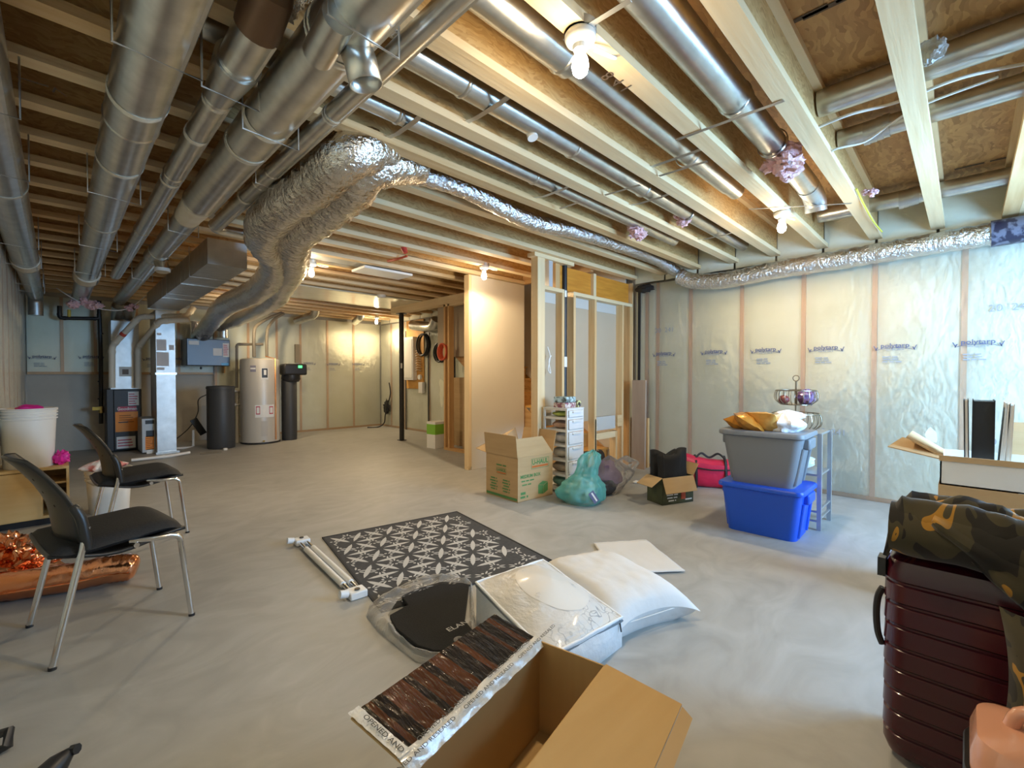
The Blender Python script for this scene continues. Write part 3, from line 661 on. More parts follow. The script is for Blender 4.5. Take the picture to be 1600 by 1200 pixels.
label_y(fu, 'energy_label', (180, 644), (216, 673), 8.998, ORNG); text_lines(fu, at_y(186, 648, 8.996), at_y(214, 660, 8.996), 8.996, 4, ORNP, 3)
label_y(fu, 'warranty_label', (182, 683), (212, 699), 8.998, PAPER); text_lines(fu, at_y(184, 686, 8.996), at_y(210, 697, 8.996), 8.996, 3, REDL, 5)
MB().box(sx+.05, sx+.16, 8.985, 8.998, .44, .455).build('door_grip', BLACK, fu)
# plenum
CREAM = GALVD
pl = thing('supply_plenum', 'pale sheet metal plenum standing on the furnace', 'duct', (fx0+.25, 9.25, .945))
a, b = at_y(173, 520, 9.05), at_y(217, 520, 9.05)
MB().box(a.x, b.x, 9.05, 9.5, .947, 1.98).build('plenum_box', CREAM, pl, bevel=.004)
MB().box(a.x-.012, b.x+.012, 9.035, 9.51, .947, .965).build('flange', CREAM, pl)
label_y(pl, 'sticker', (186, 573), (206, 588), 9.05, mat('photo_sticker', (.70, .66, .58), .5)); label_y(pl, 'sticker_picture', (191, 577), (201, 585), 9.047, mat('sticker_brown', (.18, .13, .10), .6))
for x, y in ((a.x+.1, 9.2), (b.x-.12, 9.2)): MB().tube([(x, y, 1.9), (x, y, 2.05), (x, y-.2, 2.2)], .09, 18).build('take_off', GALV, pl)
# PVC vent pipes
PVCP = mat('cream_pvc', (.74, .68, .56), .45)
def pipe(name, label, pts, r, m, cat='pipe', group=None, fit=()):
    o = thing(name, label, cat, tuple(Vector(pts[0])), group=group); P = [Vector(p) for p in pts]; Q = [P[0]]
    for i in range(1, len(P)-1):
        d0 = (P[i-1]-P[i]).normalized(); d1 = (P[i+1]-P[i]).normalized(); k = r*1.6
        for t in range(6): s = t/5; Q.append((P[i]+d0*k)*(1-s)**2+P[i]*2*s*(1-s)+(P[i]+d1*k)*s*s)
    Q.append(P[-1]); MB().tube(Q, r, 16).build('pipe_run', m, o)
    for i in range(1, len(P)-1):
        for e in (i-1, i+1):
            d = (P[e]-P[i]).normalized(); MB().tube([P[i]+d*r*1.5, P[i]+d*r*2.6], r*1.14, 16).build('fitting', m, o)
    return o
G6 = 'cream vent pipes above the furnace'
yv = 8.93
pipe('vent_pipe', 'cream plastic vent pipe with a red marking, left of the plenum sticker', [at_y(175, 606, yv), at_y(175, 541, yv), at_y(218, 495, 8.55), at_y(292, 494, 8.22), at_y(303, 480, 8.22)], .040, PVCP, group=G6)
pipe('vent_pipe', 'cream plastic vent pipe right of the plenum sticker', [at_y(216, 606, yv), at_y(216, 543, yv), at_y(249, 502, 8.25), at_y(296, 499, 8.12)], .040, PVCP, group=G6)
p = at_y(193, 521.5, 8.77); ring(MB(), p, at_y(218, 495, 8.55)-at_y(175, 541, yv), .041, .001, .05).build('pipe_mark', mat('red_mark', (.6, .08, .05), .5), label='red printed mark on vent pipe', cat='marking')
# gas line
gp = pipe('gas_pipe', 'black iron gas pipe with yellow valve beside the furnace', [at_y(93, 478, 9.3), at_y(93, 497, 9.3), at_y(155, 498, 9.3), at_y(155, 470, 9.3)], .026, BLACKM)
MB().tube([at_y(155.5, 494, 9.3), at_y(157.5, 560, 9.3), at_y(158, 662, 9.3)], .026, 14).build('drop', BLACKM, gp)
for py_ in (520, 557, 595, 622): MB().tube([at_y(157, py_, 9.3), at_y(157, py_+2, 9.3)], .033, 14).build('coupling', BLACKM, gp)
v = at_y(158, 640, 9.3); YEL = mat('valve_yellow', (.85, .55, .04), .45)
MB().tube([v-Vector((0, 0, .05)), v+Vector((0, 0, .05))], .036, 14).build('valve_body', mat('brass', (.62, .45, .18), .35, 1), gp)
MB().bar(v+Vector((-.10, -.045, .02)), v+Vector((.0, -.045, .02)), .012, .05).build('valve_handle', YEL, gp)
MB().tube([at_y(108, 484, 9.3), at_y(108, 497, 9.3)], .02, 12).build('drop', mat('yellow_tape', (.70, .52, .08), .5), gp)
# return air drop and filter cabinet
RET = GALVD
yr = 8.36; a, b = at_y(244, 600, yr), at_y(275, 600, yr)
rd = thing('return_duct', 'bright sheet metal return air drop with stickers', 'duct', ((a.x+b.x)/2, yr+.25, 0))
MB().box(a.x, b.x, yr, yr+.55, .0, 1.17).build('lower_box', RET, rd, bevel=.004); MB().box(a.x, b.x, yr, yr+.55, 1.19, 2.11).build('upper_box', RET, rd, bevel=.004)
MB().box(a.x-.01, b.x+.01, yr-.012, yr+.56, 1.165, 1.195).build('drive_cleat', GALV, rd)
MB().box(a.x-.015, b.x+.03, yr-.03, yr+.56, 0, .03).build('base_flange', GALV, rd)
GL = mat('grey_label', (.62, .60, .60), .6)
for q0, q1 in (((244.5, 530), (260, 548)), ((244.5, 550), (264, 572)), ((264, 539), (272, 547)), ((245, 520), (252, 524)), ((245, 574), (257, 578))): label_y(rd, 'sticker', q0, q1, yr, GL)
a, b = at_y(222, 700, 8.5), at_y(243, 700, 8.5)
fc_ = thing('filter_cabinet', 'slim grey filter cabinet with orange and black sticker', 'cabinet', ((a.x+b.x)/2, 8.7, 0))
MB().box(a.x, b.x, 8.5, 9.0, .02, at_y(230, 654, 8.5).z).build('cabinet', mat('cabinet_grey', (.50, .52, .53), .5, .3), fc_, bevel=.005)
label_y(fc_, 'black_sticker', (227, 657), (241, 662), 8.5, BLACK); label_y(fc_, 'black_sticker', (228, 673), (241, 682), 8.5, BLACK); label_y(fc_, 'orange_sticker', (227, 682), (241, 702), 8.5, ORNG); text_lines(fc_, at_y(228, 684, 8.498), at_y(240, 700, 8.498), 8.498, 6, ORNP, 9); label_y(fc_, 'white_sticker', (229, 702), (241, 708), 8.5, PAPER)
pipe('drain_pipe', 'white condensate drain pipe lying on the floor by the furnace', [at_z(205, 719, .03), at_z(262, 713, .03), at_z(296, 707, .03)], .02, WHITE)
pipe('drain_pipe', 'white drain pipe rising behind the brine tank', [at_z(278, 703, .04)+Vector((0, .2, 0)), at_y(302, 699, 8.9), at_y(302, 672, 8.9)], .018, WHITE)
# ventilator
HRV = mat('ventilator_blue_grey', (.062, .074, .092), .32, .15, (.075, .09, .11), 3)
a, b = at_y(291, 528, 9.05), at_y(360, 572, 9.05)
hv = thing('air_ventilator', 'blue grey ventilator box hung on the back wall', 'ventilator', ((a.x+b.x)/2, 9.3, b.z))
MB().box(a.x, b.x, 9.05, 9.5, b.z, a.z).build('case', HRV, hv, bevel=.012)
label_y(hv, 'sticker', (295, 532), (311, 539), 9.05, PAPER, .003); label_y(hv, 'sticker', (333, 544), (347, 556), 9.05, PAPER, .003); label_y(hv, 'sticker', (348, 536), (358, 558), 9.05, PAPER, .003); label_y(hv, 'blue_badge', (346, 567), (357, 571), 9.05, mat('blue_badge', (.10, .42, .75), .4), .003)
text_lines(hv, at_y(349, 538, 9.046), at_y(357, 556, 9.046), 9.046, 6, REDL, 11)
MB().tube([at_y(314, 573, 9.2), at_y(314, 577, 9.2)], .015, 10).build('drain_nub', BLACK, hv)
for px_ in (306, 349):
    p = at_y(px_, 528, 9.28); MB().tube([p, p+Vector((0, 0, .28))], .075, 18).build('duct_collar', FOIL if px_ < 330 else GALV, hv)
MB().box(b.x-.02, b.x-.0, 9.4, 9.56, b.z-.12, b.z).build('wall_cleat', LZ, hv)
# brine tank, water heater, softener
DG = mat('charcoal_plastic', (.045, .047, .05), .5)
tb = thing('brine_tank', 'round charcoal plastic brine tank', 'tank', (1.835, 8.40, 0)); T = Matrix.Translation((1.835, 8.40, 0))
MB().lathe([(.185, .0), (.192, .02), (.192, .93), (.188, .94)], 32, T).build('tank', DG, tb); MB().lathe([(.198, .94), (.20, .965), (.19, .985), (.02, .995)], 32, T).build('lid', DG, tb)
TAN = mat('heater_tan', (.60, .56, .49), .38, .1)
cx, cy = 2.47, 8.62; T = Matrix.Translation((cx, cy, 0))
wh = thing('water_heater', 'tall beige electric water heater with badges', 'water heater', (cx, cy, 0))
MB().lathe([(.285, .015), (.302, .03), (.302, 1.40), (.295, 1.425), (.26, 1.44), (.02, 1.45)], 40, T).build('tank', TAN, wh)
MB().lathe([(.304, .002), (.304, .03)], 40, T).build('base_ring', BLACK, wh)
def on_cyl(px_, py_, cx, cy, R):
    d = ray(px_, py_); A = d.x**2+d.y**2; B = -2*(d.x*cx+d.y*cy); Cc = cx*cx+cy*cy-R*R; D = max(B*B-4*A*Cc, 0); t = (-B-math.sqrt(D))/(2*A); return d*t+Vector((0, 0, EYE))
def cyl_label(parent, name, p0, p1, cx, cy, R, m, off=.003, seg=6):
    a = on_cyl(*p0, cx, cy, R); b = on_cyl(*p1, cx, cy, R); a0 = math.atan2(a.y-cy, a.x-cx); a1 = math.atan2(b.y-cy, b.x-cx)
    def fn(u, v): t = a0+(a1-a0)*u; return (cx+(R+off)*math.cos(t), cy+(R+off)*math.sin(t), a.z+(b.z-a.z)*v)
    return MB().grid(fn, seg, 1).build(name, m, parent)
R_ = .302
cyl_label(wh, 'badge', (391, 571), (400, 581), cx, cy, R_, mat('badge_grey', (.30, .28, .34), .5)); cyl_label(wh, 'badge_stripe', (391.5, 574.5), (399.5, 577), cx, cy, R_, PAPER, .005)
cyl_label(wh, 'rating_label', (408, 575), (419, 593), cx, cy, R_, PAPER); cyl_label(wh, 'rating_panel', (409, 575.5), (418, 590), cx, cy, R_, BLACK, .005); cyl_label(wh, 'rating_mark', (412, 578), (416, 586), cx, cy, R_, PAPER, .007)
cyl_label(wh, 'warning_label', (398.5, 633), (428, 651), cx, cy, R_, PAPER); cyl_label(wh, 'red_print', (400, 635), (406.5, 647.5), cx, cy, R_, REDL, .005); cyl_label(wh, 'red_print', (420.5, 635), (426.5, 646.5), cx, cy, R_, REDL, .005)
cyl_label(wh, 'print_panel', (401, 636.5), (405.5, 646), cx, cy, R_, PAPER, .007); cyl_label(wh, 'print_panel', (421.3, 636.5), (425.7, 645), cx, cy, R_, PAPER, .007)
cyl_label(wh, 'access_panel', (408, 658), (418, 681), cx, cy, R_, mat('heater_panel', (.54, .50, .44), .45), .008)
p = on_cyl(413, 689, cx, cy, R_); MB().tube([p, p+Vector((-.02, -.05, 0))], .015, 10).build('drain_valve', mat('brass', (.6, .45, .2), .35, 1), wh)
q = on_cyl(429, 600, cx, cy, R_); MB().tube([(q.x+.01, q.y-.02, .06), (q.x+.01, q.y-.02, 1.44), (q.x-.10, q.y+.12, 1.48)], .011, 10).build('relief_pipe', mat('copper', (.78, .36, .16), .35, 1), wh)
so = thing('water_softener', 'tall charcoal water softener with a control head', 'softener', (2.945, 8.62, 0)); T = Matrix.Translation((2.945, 8.62, 0))
MB().lathe([(.125, 0), (.128, .03), (.128, 1.06), (.10, 1.13)], 28, T).build('tank', DG, so)
MB().cbox((3.0, 8.56, 1.16), .40, .26, .20).build('control_head', BLACK, so, bevel=.03)
MB().lathe([(.13, 1.04), (.16, 1.09), (.15, 1.17), (.1, 1.2)], 24, Matrix.Translation((2.97, 8.6, 0))).build('head_skirt', BLACK, so)
label_y(so, 'display', (466, 571), (472, 575), 8.428, mat('green_display', (.05, .5, .1), .4, emit=(.1, 1, .25), estr=2.5), .004)
PIPEG = mat('grey_pipe', (.22, .19, .14), .5)
G7 = 'water pipes around the heater'
def wp(label, pts, r=.022, m=PIPEG): return pipe('water_pipe', label, pts, r, m, group=G7)
wp('grey water pipe with a square turn left of the heater', [at_y(370, 606, 8.8), at_y(370, 538, 8.8), at_y(411, 538, 8.8)])
MB().tube(spline([at_y(397, 558, 8.62), at_y(397, 520, 8.65), at_y(402, 508, 8.7), at_y(420, 497, 8.8), at_y(440, 489, 9.0)], 8), .028, 12).build('water_pipe', PIPEG, label='curved grey pipe rising from the heater top', cat='pipe', group=G7)
MB().tube(spline([at_y(417, 558, 8.62), at_y(417, 525, 8.65), at_y(420, 510, 8.7), at_y(430, 498, 8.85), at_y(443, 490, 9.0)], 8), .026, 12).build('water_pipe', PIPEG, label='second curved grey pipe rising beside the relief pipe', cat='pipe', group=G7)
pipe('drain_pipe', 'cream drain pipe standing between brine tank and heater', [at_y(371, 695, 8.85), at_y(371, 612, 8.85)], .03, PVCP)
for py_ in (611, 632): MB().tube([at_y(366, py_, 8.8), at_y(378, py_, 8.8)], .02, 10).build('pipe_tee', PVCP, label='cream pipe tee at %s by the brine tank' % ('upper height' if py_ < 620 else 'lower height'), cat='pipe')
cable('cable', 'black cable running from wall to brine tank', [at_z(279, 690, .05)+Vector((0, .3, 0)), at_y(296, 668, 9.0), at_y(309, 645, 9.0), at_y(310, 625, 9.0), at_y(322, 617, 8.6)], .008, BLACK)
MB().bar(at_y(302, 655, 8.95), at_y(318, 678, 8.95), .05, .10).build('power_adapter', BLACK, label='black adapter hanging beside brine tank', cat='adapter')
a = at_y(460, 538, 9.55); b = at_y(467, 567, 9.55); MB().box(a.x, b.x, 9.50, 9.55, b.z, a.z).build('wall_bracket', PIPEG, label='dark strip bracket on back wall above softener', cat='bracket')
# ---- vents at the top of the back wall
for (p0, p1, lab) in (((463, 502), (490, 492), 'galvanised elbow duct at the top of the back wall'), ((555, 503), (563, 495), 'small galvanised elbow near the back corner')):
    a = at_y(*p0, 9.3); b = at_y(*p1, 8.9); MB().tube(spline([a, (a*.4+b*.6), b, b+Vector((.02, -.08, .12))], 6), .075, 18).build('vent_elbow', GALV, label=lab, cat='duct')
# ---- post, beam, storage partition
po = thing('steel_post', 'slim black steel teleposts holding the beam', 'post', (4.318, 7.088, 0)); po['label'] = 'slim black steel post standing on the concrete'
MB().lathe([(.042, 0), (.042, 2.24)], 20, Matrix.Translation((4.318, 7.088, 0))).build('tube', BLACKM, po)
MB().cbox((4.318, 7.088, 2.24), .14, .14, .012).build('head_plate', BLACKM, po); MB().cbox((4.318, 7.088, 0), .12, .12, .01).build('base_plate', BLACKM, po)
p = at_z(627, 569, 1.2); MB().cbox((4.318-.03, 7.088-.045, 1.28), .03, .006, .09).build('tag', PAPER, po)
bmM = lumber('y', 2)
bm_ = MB().box(4.26, 4.40, 5.0, 7.35, 2.255, 2.378).build('ceiling_beam', bmM, label='built up pine beam resting on the black post', cat='beam')
wp_ = MB().box(4.24, 4.33, 4.36, 5.74, 0, .038).build('wall_partition', lumber('y', 1), label='open stud partition beside the stair wall', kind='structure')
for y in (5.70,): MB().box(4.24, 4.33, y, y+.038, .04, 2.25).build('stud', LZ1, wp_)
MB().box(4.24, 4.33, 5.60, 5.64, .04, 2.25).build('stud', LZ1, wp_)
MB().box(4.24, 4.33, 4.36, 5.74, 2.215, 2.252).build('top_plate', bmM, wp_)
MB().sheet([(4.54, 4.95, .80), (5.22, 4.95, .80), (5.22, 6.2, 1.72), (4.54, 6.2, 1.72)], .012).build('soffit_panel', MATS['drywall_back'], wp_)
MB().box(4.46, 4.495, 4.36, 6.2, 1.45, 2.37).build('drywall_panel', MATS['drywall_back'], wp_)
# ---- electrical board
eb = thing('electrical_board', 'board with white breaker panel and cables on the right wall', 'electrical panel', (5.25, 8.1, .9))
MB().box(5.235, 5.255, 7.76, 8.40, .88, 2.30).build('backboard', mat('osb_board', (.66, .36, .10), .7, 0, (.54, .27, .06), 9), eb)
MB().box(5.14, 5.235, 8.00, 8.36, 1.06, 1.95).build('panel', WHITE, eb, bevel=.008)
MB().box(5.132, 5.141, 8.03, 8.33, 1.10, 1.90).build('panel_door', mat('panel_door_white', (.75, .74, .70), .4), eb, bevel=.004)
for i in range(9): MB().tube([(5.18, 7.95, 1.25+.05*i), (5.16, 7.86, 1.27+.05*i), (5.20, 7.80, 1.25+.05*i)], .012, 8).build('cable_loop', mat('tan_cable', (.62, .45, .28), .5), eb)
MB().box(5.17, 5.235, 7.72, 7.86, .80, 1.02).build('meter_box', WHITE, eb, bevel=.006); MB().lathe([(.05, 0), (.05, .04)], 16, Matrix.Translation((5.2, 7.82, 1.12)) @ Matrix.Rotation(-PI/2, 4, 'Y')).build('outlet', WHITE, eb)
def coil(label, c, r, m, nrm=(1, 0, 0), n=5, t=.012):
    mb = MB()
    for i in range(n): 
        k = Vector(c)+Vector(nrm)*(-.02*i); rr = r*(1-.05*(i % 3))
        mb.tube([k+Vector((0, rr*math.cos(2*PI*j/24), rr*1.15*math.sin(2*PI*j/24))) for j in range(24)], t, 8, close=True)
    return mb.build('cable_coil', m, label=label, cat='cable')
coil('black cable coil hung above the breaker panel cables', at_x(664, 539, 5.18), .19, BLACK)
coil('dark cable coil hung behind the brown stud', at_x(690, 551, 5.18), .16, BLACK)
coil('red cable coil hung on the partition stud', (4.22, 5.76, 1.52), .11, mat('red_cable', (.62, .10, .04), .5), (-1, 0, 0))
MB().tube(spline([at_x(645, 508, 5.05), at_x(664, 510, 5.05), at_x(677, 509, 5.0), at_x(682, 499, 4.98)], 6), .10, 16).build('vent_elbow', GALV, label='galvanised vent duct above the breaker panel', cat='duct')
MB().box(5.235, 5.255, 6.76, 6.86, 0, 1.95).build('black_strip', BLACK, label='tall black seam tape on the right wall by boxes', cat='tape')
for y in (7.62, 8.45): MB().box(5.248, 5.254, y-.02, y+.02, 0, 2.1).build('seam_tape', mat('acoustic_seal', (.06, .055, .05), .5), wr)
MB().box(5.248, 5.254, 2.94, 2.975, .3, 2.28).build('seam_tape', BLACK, wr)
MB().blob((5.2, 2.86, 2.24), .03, .12, .05, .5, 4, seed=4).build('seal_bead', BLACK, wr)
m_ = MB().tube(spline([at_x(608, 598, 5.22), at_x(610, 615, 5.21), at_x(605, 635, 5.19), at_x(602, 648, 5.17), at_x(600, 661, 5.15), Vector((5.0, 9.2, .012)), Vector((4.8, 9.3, .012))], 8), .013, 8).build('hanging_cord', BLACK, label='black power cord hanging on the right wall to floor', cat='cord')
MB().blob(at_x(604, 636, 5.2), .04, .10, .13, .8, 4, seed=6).build('cord_bundle', BLACK, label='tangled black plug bundle hanging on the right wall', cat='cord')
# ---- ceiling items
p = at_z(598, 425, 2.37); MB().cbox((p.x, p.y, 2.345), .62, .32, .03).build('led_panel', mat('led_panel_white', (.88, .88, .86), .35), label='flat white square light panel between joists', cat='light panel', bevel=.008)
T = Matrix.Translation((*at_z(596, 463, 2.36).xy, JB)); 
sd = thing('smoke_detector', 'round white smoke detector under a joist', 'smoke detector', (T.translation.x, T.translation.y, JB))
MB().lathe([(.065, 0), (.065, -.02), (.055, -.04), (.02, -.045)], 24, T).build('case', WHITE, sd); MB().lathe([(.068, 0), (.068, -.008)], 24, T).build('base', WHITE, sd)
hp = at_z(648, 384, 2.36); hp.y = jn(hp.y); MB().tube([(hp.x, hp.y, JB), (hp.x+.01, hp.y-.02, JB-.05)], [.03, .022], 14).build('horn', mat('red_plastic', (.6, .07, .05), .4), label='small red and silver fitting under a joist', cat='fitting')
cable('cable', 'red cable sagging between two joists', [at_z(606, 408, 2.37), at_z(620, 405, 2.36), at_z(636, 400, 2.38)], .012, mat('red_cable', (.62, .10, .04), .5))
# ABS pipe in framed wall
ap = thing('drain_stack', 'black plastic drain pipe inside the stud wall', 'pipe', (3.885, 3.10, 0))
MB().lathe([(.030, 0), (.030, 2.02)], 18, Matrix.Translation((3.905, 3.10, .62))).build('pipe_run', BLACK, ap); MB().tube([(3.905, 3.10, 2.0), (3.905, 3.10, 2.07)], .036, 16).build('coupling', GALVD, ap)
ring(MB(), (3.905, 3.10, 1.30), (0, 0, 1), .0305, .001, .11).build('pipe_label', PAPER, ap)
cable('cable', 'white cable bundle hanging in the first stud bay', [(3.60, 3.08, 1.45), (3.63, 3.07, 1.35), (3.60, 3.07, 1.22), (3.64, 3.07, 1.18), (3.61, 3.07, 1.30), (3.65, 3.07, 1.36)], .006)
# storage boxes beyond the partition
def carton(name, label, c, sx, sy, sz, rz, m=CARD, group=None):
    o = thing(name, label, 'box', c, rz, group); MB().cbox((0, 0, 0), sx, sy, sz).build('body', m, o, world=False)
    MB().box(-sx/2, sx/2, -.02, .02, sz, sz+.002).build('tape', TAPE, o, world=False); return o
carton('storage_box', 'tall cardboard box stacked behind the partition', (4.86, 5.80, 0), .42, .45, 1.12, .06)
carton('storage_box', 'low open cardboard box with papers behind the partition', (4.58, 5.30, 0), .36, .36, .30, .05)
sb = carton('packing_box', 'white box with a green printed band by the partition end', (4.30, 6.0, 0), .26, .20, .42, .1, PAPER)
MB().box(-.131, .131, -.101, .101, .22, .38).build('green_band', mat('leaf_green', (.25, .55, .06), .5), sb, world=False)
MB().sheet([(4.42, 5.20, .36), (4.58, 5.13, .40), (4.62, 5.35, .34), (4.44, 5.42, .32)], .004).build('document', PAPER, label='printed sheets lying over the low box', cat='paper')
MB().blob((4.66, 5.38, .35), .11, .10, .06, .5, seed=11).build('cloth_bundle', BLACK, label='black cloth bundle in the low box', cat='cloth')
# floor drain near the brine tank
o = thing('floor_drain', 'flat grey drain cover set in the floor by the brine tank', 'drain', at_z(330, 708))
MB().lathe([(.14, 0), (.14, .004), (.12, .006)], 28, Matrix.Translation(at_z(330, 708))).build('cover', mat('drain_grey', (.30, .29, .26), .6), o)
MB().lathe([(.03, 0), (.03, .025), (.02, .03)], 16, Matrix.Translation(at_z(352, 703))).build('plug', WHITE, label='small white plug on the floor by the brine tank', cat='plug')
# ================================================================ THINGS IN THE MIDDLE OF THE ROOM
def P2(px_, py_, z=0.0): return at_z(px_, py_, z)
# ---- open moving carton with printed sides
GRN = mat('print_green', (.10, .27, .09), .8); ORP = mat('print_orange', (.62, .16, .03), .8)
ub = thing('moving_box', 'open cardboard moving box printed U-HAUL beside the drawer tower', 'box', (3.165, 3.065, 0), -.055)
S_, Hh = .457, .405; h2 = S_/2; t = .006
def lb(m, *a): return m.box(*a)
MB().box(-h2, h2, -h2, -h2+t, 0, Hh).build('side_panel', CARD, ub, world=False); MB().box(-h2, h2, h2-t, h2, 0, Hh).build('side_panel', CARD, ub, world=False)
MB().box(-h2, -h2+t, -h2+t, h2-t, 0, Hh).build('side_panel', CARD, ub, world=False); MB().box(h2-t, h2, -h2+t, h2-t, 0, Hh).build('side_panel', CARD, ub, world=False)
MB().box(-h2, h2, -h2, h2, 0, t).build('bottom_panel', CARD, ub, world=False)
MB().sheet([(-h2, -h2+.002, Hh), (h2, -h2+.002, Hh), (h2-.10, -h2+.05, Hh+.165), (-h2+.0, -h2+.05, Hh+.165)], t).build('flap', CARD, ub, world=False)
MB().sheet([(-h2, -h2, Hh), (-h2-.02, -h2, Hh+.2), (-h2-.02, h2, Hh+.2), (-h2, h2, Hh)], t).build('flap', CARD, ub, world=False)
MB().sheet([(h2, -h2, Hh), (h2, h2, Hh), (h2+.05, h2, Hh+.21), (h2+.05, -h2, Hh+.21)], t).build('flap', CARD, ub, world=False)
MB().sheet([(-h2, h2, Hh), (-h2, h2+.17, Hh+.02), (h2, h2+.08, Hh+.2), (h2, h2, Hh)], t).build('flap', CARD, ub, world=False)
def uhaul(o, M, s=1):
    m = MB()
    for a, b, c, d in ((-.13, .13, .048, .052), (-.13, .13, -.052, -.048), (-.13, -.126, -.05, .05), (.126, .13, -.05, .05)): m.quad(*[M @ Vector((x*s, y*s, 0)) for x, y in ((a, c), (b, c), (b, d), (a, d))])
    add_text(m, 'U-HAUL', M @ Matrix.Translation((0, .013*s, 0)), .068*s, bold=.035, sx=.95); m.build('logo', GRN, o)
    m = MB(); m.quad(*[M @ Vector((x*s, y*s, 0)) for x, y in ((-.118, -.04), (.118, -.04), (.118, -.022), (-.118, -.022))]); m.build('logo_stripe', ORP, o)
UM = PM[ub.name]
Mf = UM @ frame((.055, -h2-.002, .33), (1, 0, 0), (0, 0, 1)); uhaul(ub, Mf, .9)
m = MB(); add_text(m, 'MEDIUM BOX', UM @ frame((-.07, -h2-.002, .225), (1, 0, 0), (0, 0, 1)), .042, bold=.03)
for k in range(2): add_text(m, '~12' if k == 0 else '~8', UM @ frame((-.10-.02*k, -h2-.002, .185-.035*k), (1, 0, 0), (0, 0, 1)), .024)
add_text(m, '~3', UM @ frame((-.15, -h2-.002, .075), (1, 0, 0), (0, 0, 1)), .05, bold=.02); add_text(m, '~4', UM @ frame((-.15, -h2-.002, .04), (1, 0, 0), (0, 0, 1)), .04, bold=.02)
m.build('print', GRN, ub); m = MB(); F_ = UM @ frame((.10, -h2-.002, .11), (1, 0, 0), (0, 0, 1)); m.quad(*[F_ @ Vector(v) for v in ((-.07, -.07, 0), (.0, -.08, 0), (.0, .0, 0), (-.07, .015, 0))]); m.quad(*[F_ @ Vector(v) for v in ((.003, -.08, 0), (.06, -.055, 0), (.06, .025, 0), (.003, 0, 0))]); m.quad(*[F_ @ Vector(v) for v in ((-.068, .018, 0), (.0, .003, 0), (.058, .028, 0), (-.01, .043, 0))])
m.build('box_icon', GRN, ub)
Ml = UM @ frame((-h2-.002, 0, .255), (0, -1, 0), (0, 0, 1)); uhaul(ub, Ml, .55)
m = MB()
for c0 in (-.11, .07):
    for k in range(5): add_text(m, ('~6', '~7', '~5', '~7', '~6')[k], UM @ frame((-h2-.002, -c0, .175-.026*k), (0, -1, 0), (0, 0, 1)), .026, bold=.02)
m.box(-h2-.003, -h2-.001, -h2+.01, h2-.01, .012, .035, UM); add_text(m, '~9', UM @ frame((-h2-.003, 0, .31), (0, -1, 0), (0, 0, 1)), .026)
add_text(m, '~4', UM @ frame((-h2-.018, .13, Hh+.16), (0, -1, 0), (0, 0, 1)), .036); add_text(m, '~3', UM @ frame((-h2-.017, .135, Hh+.125), (0, -1, 0), (0, 0, 1)), .036); m.build('print', GRN, ub)
# ---- drawer tower
TRW = mat('frosted_drawer', (.78, .79, .80), .35, 0, (.88, .88, .90), 7, coat=.3)
WPL = mat('tower_white', (.80, .79, .76), .45)
dt = thing('drawer_tower', 'white plastic drawer tower beside the stud wall', 'drawers', (3.60, 2.93, 0), .0)
dx0, dx1, dy0, dy1, dz = 3.47, 3.74, 2.72, 3.02, .835
for x in (dx0, dx1-.018):
    for y in (dy0, dy1-.018): MB().box(x, x+.018, y, y+.018, 0, dz).build('corner_post', WPL, dt)
for z in (0.02, .165, .31, .455, .60, .72, .81):
    MB().box(dx0+.001, dx1-.001, dy0+.001, dy1-.001, z, z+.022).build('shelf_frame', WPL, dt)
MB().box(dx0-.004, dx1+.004, dy0-.004, dy1+.004, dz-.012, dz).build('top_panel', WPL, dt, bevel=.004)
zs = [(.045, .162), (.19, .307), (.335, .452), (.48, .597), (.625, .717), (.745, .808)]
fill = [(.10, .22, .18), (.30, .24, .18), (.40, .36, .30), (.46, .44, .42), (.34, .22, .16), (.36, .42, .10)]
for i, (a, b) in enumerate(zs):
    d = MB().box(dx0+.022, dx1-.022, dy0-.012, dy0+.0, a, b).build('drawer', TRW, dt, bevel=.004)
    MB().box(dx0+.07, dx1-.07, dy0-.026, dy0-.012, b-.022, b-.008).build('drawer_grip', WPL, d)
    MB().blob(((dx0+dx1)/2, (dy0+dy1)/2, (a+b)/2-.008), .105, .12, (b-a)/2-.006, .10, 4, 14, 8, i).build('drawer_contents', mat('contents_%d' % i, fill[i], .7, 0, tuple(min(1, c*1.7) for c in fill[i]), 18), d)
# washi tapes on top
def rollmat(n, a, b, c): return mat('washi_%d' % n, a, .5, 0, b, 28, contrast=.15)
for i, (px_, py_, z, r, hh, cA, cB, lab) in enumerate(((892, 639, .835, .085, .05, (.75, .68, .62), (.30, .10, .14), 'pale pink patterned craft tape box on the tower'), (894, 628, .887, .088, .055, (.10, .13, .12), (.55, .72, .75), 'dark and aqua patterned craft tape box, topmost on the tower'), (911, 636, .835, .05, .075, (.85, .80, .35), (.10, .08, .10), 'yellow patterned craft tape roll on the tower'))):
    cx = .5*(dx0+dx1)+(-.03 if i < 2 else .085); cy = dy0+.11 if i < 2 else dy0+.05
    mm = rollmat(i, cA, cB, 0)
    if i < 2: MB().cbox((cx, cy, z), r*2, .15, hh, .12*i).build('craft_tape_box', mm, label=lab, cat='box', bevel=.006)
    else:
        o = thing('craft_tape', lab, 'tape roll', (cx, cy, z)); T = Matrix.Translation((cx, cy, z+.032)) @ Matrix.Rotation(PI/2, 4, 'X')
        MB().tube([(cx, cy-.03, z+.034), (cx, cy+.03, z+.034)], .034, 20).build('roll', mm, o); MB().tube([(cx, cy-.032, z+.034), (cx, cy-.03, z+.034)], .018, 16).build('core', BLACK, o)
